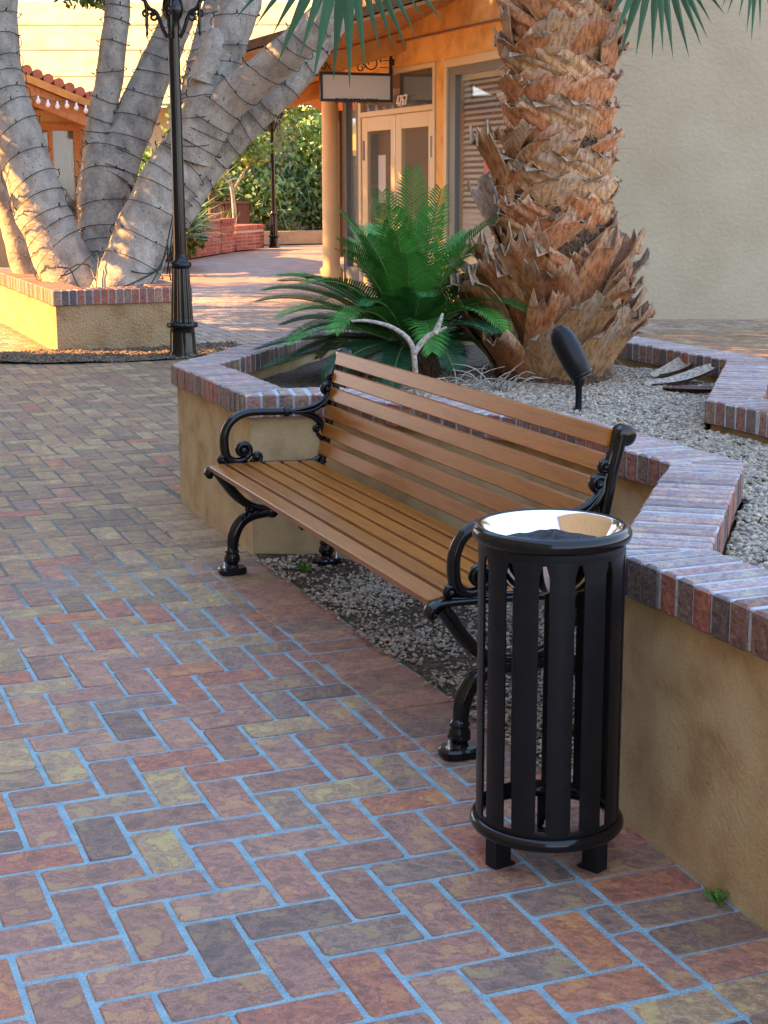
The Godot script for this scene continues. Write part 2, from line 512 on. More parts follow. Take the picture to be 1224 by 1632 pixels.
func make_ground() -> void:
	# the wide ground
	var g := MB.new()
	g.quad(Vector3(-120, -0.03, 60), Vector3(160, -0.03, 60), Vector3(160, -0.03, -200), Vector3(-120, -0.03, -200))
	put("ground", g.mesh(), M.ground).set_meta("kind", "structure")

	# the bed of grey joint sand and mortar, with the bricks as its parts
	var bed := MB.new()
	var silt := noise(0.9, 310, 3)
	var rows := []
	var cols := []
	for i in 120:
		var row := PackedVector3Array()
		var crow := []
		for j in 76:
			var x := -2.0 + 15.0 * j / 75.0
			var z := 3.0 - 23.8 * i / 119.0
			row.append(Vector3(x, -0.0032, z))
			# clean blue-grey grout near the bench, brown silt in the joints of the older paving beyond
			var t := smoothstep(-0.5, 0.5, (-z - 5.5) * 0.8 + silt.get_noise_2d(x, z) * 0.9)
			crow.append(C(0.275, 0.405, 0.43).lerp(C(0.17, 0.15, 0.11), t))
		rows.append(row)
		cols.append(crow)
	bed.grid(rows, false, cols)
	var paving := put("brick_paving", bed.mesh(), M.grout)
	paving.set_meta("kind", "structure")
	var wx := 0.1072
	var wz := 0.1165
	var joint := 0.0125
	var list := []
	for j in range(-195, 28):
		for i in range(-30, 118):
			var m := posmod(i - j, 4)
			if m != 0 and m != 3: continue
			var x0 := 0.55 + i * wx
			var z0 := -2.966 + j * wz
			var x1 := x0 + wx * (2 if m == 0 else 1)
			var z1 := z0 + wz * (1 if m == 0 else 2)
			var d := Vector2(x0, z0).length()
			if d > 25.0: continue
			var angle := rad_to_deg(atan2((x0 + x1) * 0.5, -(z0 + z1) * 0.5))
			if (angle < 2.0 or angle > 43.0) and d > 9.0: continue
			if x0 < -2.0: continue
			if z0 > 1.0 or z0 < -21: continue
			if z0 > -7.1 and x0 < 1.69:
				if x0 > 1.44: continue
				x1 = minf(x1, 1.4745)
			list.append([x0, x1, z0, z1])
	var zz := -7.05
	while zz < 1.0:
		list.append([1.4745, 1.70, zz, zz + 0.114])
		zz += 0.114
	var keep := []
	for b in list:
		var mid := Vector2((b[0] + b[1]) * 0.5, (b[2] + b[3]) * 0.5)
		if Geometry2D.is_point_in_polygon(mid, PLANTER) and mid.x > 1.7: continue
		if Geometry2D.is_point_in_polygon(mid, PIT): continue
		if Geometry2D.is_point_in_polygon(mid, TREE_BED) or Geometry2D.is_point_in_polygon(mid, DIRT): continue
		var near := in_view(Vector3(mid.x, 0, mid.y), 30.0)
		keep.append([mid.length() + (0.0 if near else 100.0), b, mid])
	keep.sort_custom(func(a, b): return a[0] < b[0])
	var cache := {}
	var rest := MB.new()
	var lift := noise(0.9, 300, 2)
	for k in keep.size():
		var b: Array = keep[k][1]
		var mid: Vector2 = keep[k][2]
		var sx: float = b[1] - b[0] - joint * rnd(0.75, 1.25)
		var sz: float = b[3] - b[2] - joint * rnd(0.75, 1.25)
		if mid.x > 1.47 and mid.y > -7.1:
			sx += joint * 0.5
			sz += joint * 0.45
			sx += rnd(-0.012, 0.016)
		var col := pick_brick(mid.x, mid.y)
		var y := lift.get_noise_2d(mid.x, mid.y) * 0.0025 + rnd(-0.0012, 0.0012)
		var turn := Basis.from_euler(Vector3(rnd(-0.006, 0.006), rnd(-0.012, 0.012), rnd(-0.006, 0.006)))
		if k < 300:
			var variant := rng.randi() % 4
			var key := "%.3f %.3f %s %d" % [snappedf(sx, 0.002), snappedf(sz, 0.002), col.to_html(), variant]
			if not cache.has(key): cache[key] = paver_mesh(snappedf(sx, 0.002), snappedf(sz, 0.002), col, variant)
			put("paver", cache[key], M.paver, paving, at(mid.x, y, mid.y, turn))
		else:
			rest.col = col
			var h := Vector2(sx, sz) * 0.5
			var r := 0.009
			rest.prism(V2([[-h.x + r, -h.y], [h.x - r, -h.y], [h.x, -h.y + r], [h.x, h.y - r], [h.x - r, h.y], [-h.x + r, h.y], [-h.x, h.y - r], [-h.x, -h.y + r]]), -0.012, 0.0, 0.003, 0.0, at(mid.x, y, mid.y, turn), false)
	part("far_pavers", rest, M.paver, paving).set_meta("kind", "stuff")

	# gravel pit under the bench
	var pit := MB.new()
	var bumps := noise(3.0, 301, 3)
	var grown: PackedVector2Array = PIT
	sheet_on(pit, grown, 0.03, func(x, z): return 0.0015 + 0.005 * (bumps.get_noise_2d(x, z) + 0.6))
	put("gravel_bed", pit.mesh(), M.soil).set_meta("kind", "structure")
	# strip of earth in front of the grey tree's planter
	var dirt := MB.new()
	sheet_on(dirt, DIRT, 0.05, func(x, z): return 0.004 + 0.02 * (bumps.get_noise_2d(x, z) + 0.5))
	put("earth_strip", dirt.mesh(), M.pale_soil).set_meta("kind", "structure")

	scatter("gravel", "pale crushed gravel lying in the pit under the bench", PIT_EDGE, 9500, func(x, z): return 0.008 + 0.005 * bumps.get_noise_2d(x, z), 0.0042, 0.0095, func(x, z): return clampf(0.55 + 1.1 * bumps.get_noise_2d(x * 0.5 + 7.0, z * 0.5) + (x - 1.86) * 1.3, 0.08, 1.0), 1.0)
	scatter("earth_clods", "brown grit and leaf litter before the grey tree's planter", DIRT, 5200, func(x, z): return 0.012 + 0.02 * bumps.get_noise_2d(x, z), 0.006, 0.018, func(_x, _z): return 0.8, 0.42, 0.84)

# a sheet of small cells over a polygon, with a height
func sheet_on(mb: MB, poly: PackedVector2Array, cell: float, height: Callable) -> void:
	var lo := poly[0]
	var hi := poly[0]
	for p in poly:
		lo = lo.min(p); hi = hi.max(p)
	var x := lo.x
	while x < hi.x:
		var z := lo.y
		while z < hi.y:
			var q := V2([[x, z], [x + cell, z], [x + cell, z + cell], [x, z + cell]])
			for piece in Geometry2D.intersect_polygons(q, poly):
				var t := mb.turned(piece)
				for k in range(1, t.size() - 1):
					var a := Vector3(t[0].x, height.call(t[0].x, t[0].y), t[0].y)
					var b := Vector3(t[k].x, height.call(t[k].x, t[k].y), t[k].y)
					var c := Vector3(t[k + 1].x, height.call(t[k + 1].x, t[k + 1].y), t[k + 1].y)
					mb.tri(a, b, c)
			z += cell
		x += cell

var pebble: ArrayMesh

func pebble_mesh() -> ArrayMesh:
	if pebble: return pebble
	var mb := MB.new()
	var ph := [[0.0, 0.9], [0.75, 0.45], [1.0, -0.1], [0.6, -0.7]]
	var rows := []
	for i in [3, 2, 1]:
		var row := PackedVector3Array()
		for k in 6:
			var an: float = TAU * k / 6.0 + i * 0.4
			var r: float = ph[i][0] * (1.0 + 0.22 * sin(k * 2.3 + i * 1.9))
			row.append(Vector3(r * cos(an), ph[i][1] * 0.8 + 0.12 * sin(k * 1.7 + i), -r * sin(an) * 0.8))
		rows.append(row)
	for i in 2:
		for k in 6:
			var l := (k + 1) % 6
			mb.quad(rows[i][k], rows[i][l], rows[i + 1][l], rows[i + 1][k])
	mb.fan(rows[2], true)
	mb.fan(rows[0], false)
	pebble = mb.mesh()
	return pebble

func scatter(called: String, label: String, poly: PackedVector2Array, count: int, height: Callable, smallest: float, largest: float, chance: Callable, tone: float, brown := 1.0) -> void:
	var lo := poly[0]
	var hi := poly[0]
	for p in poly:
		lo = lo.min(p); hi = hi.max(p)
	var xs := []
	var cs := []
	var tries := 0
	while xs.size() < count and tries < count * 12:
		tries += 1
		var x := rnd(lo.x, hi.x)
		var z := rnd(lo.y, hi.y)
		if not Geometry2D.is_point_in_polygon(Vector2(x, z), poly): continue
		if rnd(0, 1) > chance.call(x, z): continue
		var s := lerpf(smallest, largest, pow(rnd(0, 1), 1.8))
		var b := Basis.from_euler(Vector3(rnd(0, TAU), rnd(0, TAU), rnd(0, TAU))).scaled(Vector3(s * rnd(0.8, 1.3), s * rnd(0.6, 1.0), s * rnd(0.8, 1.3)))
		xs.append(Transform3D(b, Vector3(x, height.call(x, z) + s * rnd(0.0, 0.5), z)))
		var t := rnd(0.18, 0.5) * tone
		var hue := rnd(0, 1)
		cs.append(C(t, t * lerpf(0.75, 0.87, hue) * brown, t * lerpf(0.5, 0.66, hue) * brown * brown) if rnd(0, 1) > 0.07 else C(t * 0.5, t * 0.4, t * 0.34))
	var mm := MultiMesh.new()
	mm.transform_format = MultiMesh.TRANSFORM_3D
	mm.use_colors = true
	mm.mesh = pebble_mesh()
	mm.instance_count = xs.size()
	for k in xs.size():
		mm.set_instance_transform(k, xs[k])
		mm.set_instance_color(k, cs[k])
	var o := MultiMeshInstance3D.new()
	o.name = numbered(self, called)
	o.multimesh = mm
	o.material_override = M.stone
	add_child(o)
	o.set_meta("kind", "stuff")
	tag(o, label, "gravel")

# ---------------------------------------------------------------- planters
func mitred(poly: PackedVector2Array, d: float) -> PackedVector2Array:
	var mb := MB.new()
	return mb.inset(poly, d)

func wall_face(mb: MB, a: Vector2, b: Vector2, y0: float, y1: float, cell: float, amp: float, f: FastNoiseLite) -> void:
	# outward is to the left of a -> b as drawn from above with the polygon turned
	var len_ := a.distance_to(b)
	var nx := maxi(1, int(len_ / cell))
	var ny := maxi(1, int((y1 - y0) / cell))
	var dir := (b - a) / len_
	var out := Vector2(-dir.y, dir.x)
	var rows := []
	for i in ny + 1:
		var row := PackedVector3Array()
		for j in nx + 1:
			var s := len_ * j / nx
			var y := lerpf(y0, y1, float(i) / ny)
			var edge := clampf(minf(s, len_ - s) / 0.06, 0.0, 1.0)
			var p := a + dir * s
			var w := amp * f.get_noise_3d(p.x, y, p.y) * edge
			row.append(Vector3(p.x + out.x * w, y, p.y + out.y * w))
		rows.append(row)
	mb.grid(rows)

# paints the coping tops paler: part dried mortar, part light from the sky
func smear_and_skylight(mb: MB, tall: float, amount: float) -> void:
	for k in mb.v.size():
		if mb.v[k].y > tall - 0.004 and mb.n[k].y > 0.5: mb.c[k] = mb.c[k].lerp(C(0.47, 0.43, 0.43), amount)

# walls, mortar and coping bricks of a planter
func planter(root: Node3D, outer_in: PackedVector2Array, width: float, y_cap: float, y_top: float, pitch: float, wall_mat: Material, overhang: float, y_soil: float, palette: Array, single: Callable, wash_and_skylight := 1.0) -> PackedVector2Array:
	var mb := MB.new()
	var outer := mb.turned(outer_in.duplicate())
	var inner := mitred(outer, width)
	var w0 := mitred(outer, overhang)
	var w1 := mitred(outer, width - overhang)
	var f := noise(5.0, 401, 4)
	var m := outer.size()
	for i in m:
		var k := (i + 1) % m
		wall_face(mb, w0[i], w0[k], -0.02, y_cap + 0.002, 0.025 if in_view(Vector3(w0[i].x, 0.3, w0[i].y), 400) or in_view(Vector3(w0[k].x, 0.3, w0[k].y), 400) else 0.3, 0.007, f)
		mb.quad(Vector3(w1[k].x, y_soil - 0.1, w1[k].y), Vector3(w1[i].x, y_soil - 0.1, w1[i].y), Vector3(w1[i].x, y_cap, w1[i].y), Vector3(w1[k].x, y_cap, w1[k].y))
		mb.quad(Vector3(w0[i].x, y_cap, w0[i].y), Vector3(w0[k].x, y_cap, w0[k].y), Vector3(w1[k].x, y_cap, w1[k].y), Vector3(w1[i].x, y_cap, w1[i].y))
	part("wall", mb, wall_mat, root)
	var mo := mitred(outer, 0.002)
	var mi := mitred(outer, width - 0.0045)
	var mort := MB.new()
	for i in m:
		var k := (i + 1) % m
		mort.prism(PackedVector2Array([mo[i], mo[k], mi[k], mi[i]]), y_cap + 0.003, y_top - 0.0035, 0.003)
	part("mortar", mort, M.mortar, root)
	var rest := MB.new()
	var some := false
	for i in m:
		var k := (i + 1) % m
		var a := outer[i]
		var dir := (outer[k] - a).normalized()
		var nrm := Vector2(dir.y, -dir.x)  # inward
		var s0 := minf(0.0, (inner[i] - a).dot(dir))
		var s1 := maxf(a.distance_to(outer[k]), (inner[k] - a).dot(dir))
		var count := maxi(1, roundi((s1 - s0) / pitch))
		var step := (s1 - s0) / count
		var gap := 0.0125
		var clip := PackedVector2Array([a + dir * gap * 0.5 - nrm * 0.001, outer[k] - dir * gap * 0.5 - nrm * 0.001, inner[k] - dir * gap * 0.5 + nrm * 0.001, inner[i] + dir * gap * 0.5 + nrm * 0.001])
		for b in count:
			var p := a + dir * (s0 + b * step + gap * 0.5)
			var q := a + dir * (s0 + (b + 1) * step - gap * 0.5 + rnd(-0.001, 0.001))
			var rect := PackedVector2Array([p, q, q + nrm * width, p + nrm * width])
			for piece in Geometry2D.intersect_polygons(rect, clip):
				var area := 0.0
				for z in piece.size():
					area += piece[z].cross(piece[(z + 1) % piece.size()])
				if absf(area) * 0.5 < 0.0012: continue
				var mid := Vector2.ZERO
				for z in piece: mid += z
				mid /= piece.size()
				var shift := nrm * rnd(-0.0045, 0.0)
				var local := PackedVector2Array()
				for z in piece: local.append(z - mid)
				var col: Color = palette[rng.randi() % palette.size()]
				var y := rnd(-0.002, 0.002)
				var where := at(mid.x + shift.x, y_cap, mid.y + shift.y, Basis.from_euler(Vector3(rnd(-0.006, 0.006), rnd(-0.006, 0.006), rnd(-0.006, 0.006))))
				var tall := y_top - y_cap + y
				if single.call(Vector3(mid.x, y_top, mid.y)):
					var one := MB.new()
					one.col = col
					one.prism(local, -0.001, tall, 0.0065, 0.003)
					smear_and_skylight(one, tall, wash_and_skylight * (0.4 + 0.55 * rnd(0, 1)))
					put("coping_brick", one.mesh(), M.cap_brick, root, where)
				else:
					rest.col = col
					rest.prism(local, -0.001, tall, 0.0065, 0.003, where)
					some = true
	if some: part("hidden_coping_bricks", rest, M.cap_brick, root).set_meta("kind", "stuff")
	return inner

func make_bench_planter() -> void:
	var root := thing("planter", "long zigzag tan stucco planter with brick coping around the bench", "planter")
	var palette := [C(0.30, 0.16, 0.13), C(0.24, 0.15, 0.12), C(0.15, 0.12, 0.115), C(0.33, 0.19, 0.15), C(0.36, 0.15, 0.11), C(0.22, 0.18, 0.15), C(0.29, 0.2, 0.15), C(0.34, 0.22, 0.17)]
	var inner := planter(root, PLANTER, 0.205, 0.537, 0.625, 0.0635, M.stucco, 0.024, 0.5, palette, func(p): return in_view(p, 12.0))
	# soil and gravel inside
	var mb := MB.new()
	var f := noise(1.6, 402, 3)
	var rise := func(x, z): return 0.508 + 0.02 * f.get_noise_2d(x, z) - 0.012 * smoothstep(0.0, 1.0, (-z - 5.4 - (x - 1.8) * 1.1) / 0.9)
	sheet_on(mb, inner, 0.12, rise)
	part("soil", mb, M.soil, root)
	var area: PackedVector2Array = V2([[1.9, -2.2], [1.9, -2.95], [2.58, -3.65], [2.58, -4.75], [2.15, -5.55], [2.15, -6.0], [2.6, -6.9], [3.95, -6.9], [3.98, -5.88], [3.18, -4.82], [3.18, -2.2]])
	var clipped: Array = Geometry2D.intersect_polygons(area, inner)
	scatter("gravel", "pinkish beige gravel covering the soil of the bench planter", clipped[0], 60000, func(x, z): return rise.call(x, z) + 0.002, 0.005, 0.0118, func(x, z): return clampf(1.25 - maxf(0.0, -z - 5.6 - (x - 2.4) * 1.2) * 1.6, 0.06, 1.0), 1.0)

func make_tree_planter() -> void:
	var root := thing("planter", "square stucco planter with brick coping holding the grey multi-trunk tree", "planter")
	var palette := [C(0.33, 0.17, 0.11), C(0.19, 0.15, 0.14), C(0.36, 0.14, 0.09), C(0.26, 0.24, 0.24), C(0.13, 0.11, 0.11), C(0.37, 0.23, 0.15), C(0.3, 0.2, 0.16)]
	var inner := planter(root, TREE_BED, 0.3, 0.40, 0.527, 0.066, M.tree_stucco, 0.02, 0.45, palette, func(p): return in_view(p, 12.0), 0.25)
	var mb := MB.new()
	var f := noise(1.6, 403, 3)
	sheet_on(mb, inner, 0.15, func(x, z): return 0.47 + 0.03 * f.get_noise_2d(x, z))
	part("soil", mb, M.soil, root)

# ---------------------------------------------------------------- bench
func P(x: float, y: float, z: float) -> Vector3:
	return Vector3(x, y, z)

func flat(pts: Array, z: float, per := 5) -> Array:
	var out := []
	for p in pts: out.append(Vector3(p[0], p[1], z))
	return smooth(out, per)

# a bar of cast iron that follows points in the plane of the end frame
func bar(mb: MB, pts: Array, rads: Array, z: float, wide := 1.0, sides := 12) -> void:
	var path := flat(pts, z)
	mb.tube(path, spread(rads, path.size()), sides, true, Vector3(0, 0, 1), wide)

func curl(mb: MB, cx: float, cy: float, z: float, r: float, turns: float, start: float, thick: float, wide := 1.2) -> void:
	var pts := []
	var rads := []
	var m := int(26 * absf(turns))
	for k in m + 1:
		var t := float(k) / m
		var rr := r * (1.0 - 0.72 * t)
		var an := start + TAU * turns * t
		pts.append(Vector3(cx + rr * cos(an), cy + rr * sin(an), z))
		rads.append(thick * (1.0 - 0.45 * t))
	mb.tube(pts, rads, 8, true, Vector3(0, 0, 1), wide)
	var b := Basis(Vector3(1, 0, 0), PI / 2)
	for s in [-1.0, 1.0]:
		var bb := b if s > 0 else Basis(Vector3(1, 0, 0), -PI / 2)
		mb.lathe(Vector3(cx, cy, z), [Vector2(thick * 1.05, 0), Vector2(thick * 1.05, thick * wide * 0.8), Vector2(thick * 0.75, thick * wide * 1.1), Vector2(0.0005, thick * wide * 1.25)], 12, bb)

func bench_end(root: Node3D, z: float, called: String) -> void:
	# seat rail, upright, inner oval and ornaments: the end frame; armrest, legs, feet and bolts under it
	var mb := MB.new()
	bar(mb, [[1.452, 0.372], [1.458, 0.388], [1.49, 0.3985], [1.60, 0.397], [1.75, 0.391], [1.86, 0.384], [1.90, 0.40]], [0.013, 0.014, 0.011, 0.0105, 0.0105, 0.0115, 0.013], z, 1.7)
	curl(mb, 1.462, 0.373, z, 0.014, 0.9, 2.0, 0.007, 2.2)
	bar(mb, [[1.885, 0.385], [1.905, 0.45], [1.918, 0.53], [1.934, 0.61], [1.952, 0.70], [1.972, 0.785]], [0.014, 0.0145, 0.015, 0.0155, 0.0165, 0.018], z, 1.45)
	# rounded head of the upright
	var b := Basis(Vector3(1, 0, 0), PI / 2)
	mb.lathe(Vector3(1.982, 0.784, z - 0.0235), [Vector2(0.0005, 0), Vector2(0.02, 0.0015), Vector2(0.0265, 0.005), Vector2(0.0265, 0.042), Vector2(0.02, 0.0455), Vector2(0.0005, 0.047)], 22, b)
	# scrolls against the front of the upright
	bar(mb, [[1.955, 0.755], [1.944, 0.735], [1.937, 0.712], [1.94, 0.69]], [0.006, 0.009, 0.011, 0.008], z, 1.3)
	curl(mb, 1.929, 0.705, z, 0.015, 1.2, 1.2, 0.0072, 1.7)
	curl(mb, 1.912, 0.662, z, 0.021, 1.35, 1.0, 0.0092, 1.7)
	bar(mb, [[1.935, 0.69], [1.928, 0.668], [1.922, 0.64], [1.905, 0.614], [1.885, 0.6]], [0.007, 0.009, 0.012, 0.012, 0.01], z, 1.25)
	# two leaves where the arm meets the upright, ribbed
	for k in 4:
		var d := k * 0.0065 - 0.010
		bar(mb, [[1.775, 0.587 + d * 0.4], [1.825, 0.589 + d], [1.872, 0.601 + d * 1.1], [1.903, 0.628 + d * 0.9], [1.92, 0.662 + d * 0.4]], [0.0045, 0.0062, 0.0066, 0.006, 0.003], z + (0.008 if k % 2 else -0.004), 1.6, 8)
		bar(mb, [[1.80, 0.583 + d * 0.4], [1.85, 0.571 + d], [1.882, 0.545 + d], [1.896, 0.515 + d], [1.9, 0.48]], [0.0045, 0.006, 0.0066, 0.006, 0.003], z + (0.008 if k % 2 else -0.004), 1.6, 8)
	curl(mb, 1.871, 0.516, z, 0.014, 1.2, 0.6, 0.0068, 1.7)
	bar(mb, [[1.872, 0.50], [1.885, 0.485], [1.897, 0.46], [1.899, 0.43]], [0.007, 0.0085, 0.007, 0.006], z, 1.4)
	# thin lip of the oval opening
	bar(mb, [[1.64, 0.408], [1.72, 0.404], [1.82, 0.40], [1.872, 0.408], [1.892, 0.438], [1.897, 0.478]], [0.004, 0.0045, 0.005, 0.006, 0.006, 0.005], z, 2.6)
	# struts under the seat and the middle knot
	bar(mb, [[1.485, 0.388], [1.512, 0.352], [1.548, 0.302], [1.59, 0.262], [1.64, 0.238], [1.70, 0.232]], [0.019, 0.02, 0.019, 0.016, 0.014, 0.013], z, 1.15)
	bar(mb, [[1.89, 0.388], [1.865, 0.345], [1.83, 0.295], [1.79, 0.257], [1.74, 0.238], [1.69, 0.232]], [0.017, 0.018, 0.017, 0.015, 0.014, 0.013], z, 1.15)
	curl(mb, 1.612, 0.235, z, 0.018, 1.0, 1.6, 0.009, 1.6)
	curl(mb, 1.772, 0.235, z, 0.018, -1.0, 1.6, 0.009, 1.6)
	mb.lathe(Vector3(1.692, 0.222, z - 0.022), [Vector2(0.0005, 0), Vector2(0.02, 0.003), Vector2(0.024, 0.01), Vector2(0.024, 0.034), Vector2(0.02, 0.041), Vector2(0.0005, 0.044)], 18, b)
	var frame := part("end_frame", mb, M.iron, root)
	frame.set_meta("label", called)

	var arm := MB.new()
	bar(arm, [[1.60, 0.425], [1.565, 0.416], [1.537, 0.424], [1.522, 0.446], [1.517, 0.482], [1.521, 0.522], [1.538, 0.556], [1.568, 0.58], [1.61, 0.592], [1.66, 0.5925], [1.71, 0.590], [1.775, 0.587]], [0.011, 0.014, 0.0155, 0.0165, 0.0168, 0.0165, 0.016, 0.0155, 0.0145, 0.0135, 0.013, 0.0125], z, 1.15, 14)
	arm.lathe(Vector3(1.753, 0.5885, z), [Vector2(0.012, -0.012), Vector2(0.0195, -0.009), Vector2(0.0205, -0.003), Vector2(0.017, 0.0), Vector2(0.0205, 0.003), Vector2(0.0195, 0.009), Vector2(0.012, 0.012)], 16, Basis(Vector3(0, 0, 1), -PI / 2))
	curl(arm, 1.587, 0.456, z, 0.029, 1.5, -1.2, 0.0125, 1.5)
	curl(arm, 1.638, 0.428, z, 0.021, 1.3, 3.6, 0.010, 1.5)
	curl(arm, 1.508, 0.424, z, 0.0165, 1.1, 0.2, 0.009, 1.6)
	bar(arm, [[1.508, 0.409], [1.545, 0.406], [1.60, 0.405], [1.645, 0.406]], [0.007, 0.009, 0.009, 0.007], z, 1.6)
	part("armrest", arm, M.iron, frame)

	for side in 2:
		var leg := MB.new()
		var fx := 1.537 if side == 0 else 1.905
		var dir := 1.0 if side == 0 else -1.0
		bar(leg, [[fx + dir * 0.002, 0.085], [fx + dir * 0.004, 0.112], [fx + dir * 0.01, 0.142], [fx + dir * 0.025, 0.174], [fx + dir * 0.048, 0.198], [fx + dir * 0.08, 0.212], [fx + dir * 0.12, 0.217], [fx + dir * 0.17, 0.219]], [0.0195, 0.021, 0.022, 0.0215, 0.021, 0.02, 0.0185, 0.017], z, 1.05, 14)
		# a raised rib along the leg
		bar(leg, [[fx - dir * 0.014, 0.11], [fx - dir * 0.008, 0.146], [fx + dir * 0.009, 0.185], [fx + dir * 0.038, 0.213], [fx + dir * 0.075, 0.229]], [0.004, 0.006, 0.006, 0.006, 0.003], z, 1.6, 8)
		leg.lathe(Vector3(fx, 0.022, z), [Vector2(0.026, 0.0), Vector2(0.021, 0.008), Vector2(0.0205, 0.016), Vector2(0.024, 0.02), Vector2(0.0285, 0.032), Vector2(0.0275, 0.044), Vector2(0.0225, 0.053), Vector2(0.0225, 0.056), Vector2(0.0265, 0.058), Vector2(0.0265, 0.064), Vector2(0.0215, 0.067), Vector2(0.019, 0.075), Vector2(0.002, 0.08)], 22)
		for k in 7:  # beads round the knuckle
			var an := TAU * k / 7.0
			leg.lathe(Vector3(fx + 0.024 * cos(an), 0.05, z + 0.024 * sin(an)), [Vector2(0.001, -0.007), Vector2(0.006, -0.004), Vector2(0.007, 0.0), Vector2(0.006, 0.005), Vector2(0.001, 0.008)], 8)
		part("front_leg" if side == 0 else "rear_leg", leg, M.iron, frame)
		var foot := MB.new()
		var outline := PackedVector2Array()
		for k in 28:
			var an := TAU * k / 28.0
			var r := 0.05 * (1.0 + 0.10 * absf(cos(an)) - 0.06 * cos(an * 4.0))
			outline.append(Vector2(fx + r * cos(an), z + r * 0.86 * sin(an)))
		foot.prism(outline, 0.0005, 0.025, 0.006, 0.003)
		part("foot", foot, M.iron, frame)
		var bolt := MB.new()
		bolt.lathe(Vector3(fx - dir * 0.034, 0.0255, z + 0.012), [Vector2(0.009, 0), Vector2(0.009, 0.006), Vector2(0.0045, 0.0065), Vector2(0.0045, 0.02), Vector2(0.0035, 0.022), Vector2(0.0003, 0.0222)], 6)
		part("bolt", bolt, M.zinc, frame)

func make_bench() -> void:
	var root := thing("slatted_bench", "wooden slatted bench with ornate black cast iron arms in the planter niche", "bench")
	var za := -5.372
	var zb := -3.357
	bench_end(root, za, "black iron end frame farther from the ash receptacle")
	bench_end(root, zb, "black iron end frame beside the ash receptacle")
	# seat boards
	var length := zb - za - 0.026
	var zm := (za + zb) * 0.5
	for k in 6:
		var x := 1.482 + k * 0.0695
		var y: float = [0.3985, 0.4000, 0.3985, 0.396, 0.393, 0.3905][k]
		var tilt: float = [0.10, 0.0, -0.03, -0.04, -0.04, -0.03][k]
		var mb := MB.new()
		mb.box(Transform3D(), Vector3(0.0535, 0.021, length), 0.003)
		put("seat_slat", mb.mesh(), M.wood[(k * 2 + 1) % 5], root, at(x, y + 0.003, zm, Basis(Vector3(0, 0, 1), tilt)))
	# back boards, along the upright
	for k in 6:
		var t := (k + 0.5) / 6.0
		var y := lerpf(0.418, 0.808, t)
		var x := lerpf(1.876, 1.960, t) + 0.004 * sin(t * PI)
		var mb := MB.new()
		mb.box(Transform3D(), Vector3(0.02, 0.0485, length), 0.003)
		put("back_slat", mb.mesh(), M.wood[3 if k == 0 else (k * 3) % 5], root, at(x, y, zm, Basis(Vector3(0, 0, 1), -0.212)))
	# a flat iron strap under the seat that ties the boards
	var strap := MB.new()
	strap.box(at(1.66, 0.382, zm), Vector3(0.4, 0.006, 0.03), 0.001)
	part("strap", strap, M.iron, root)

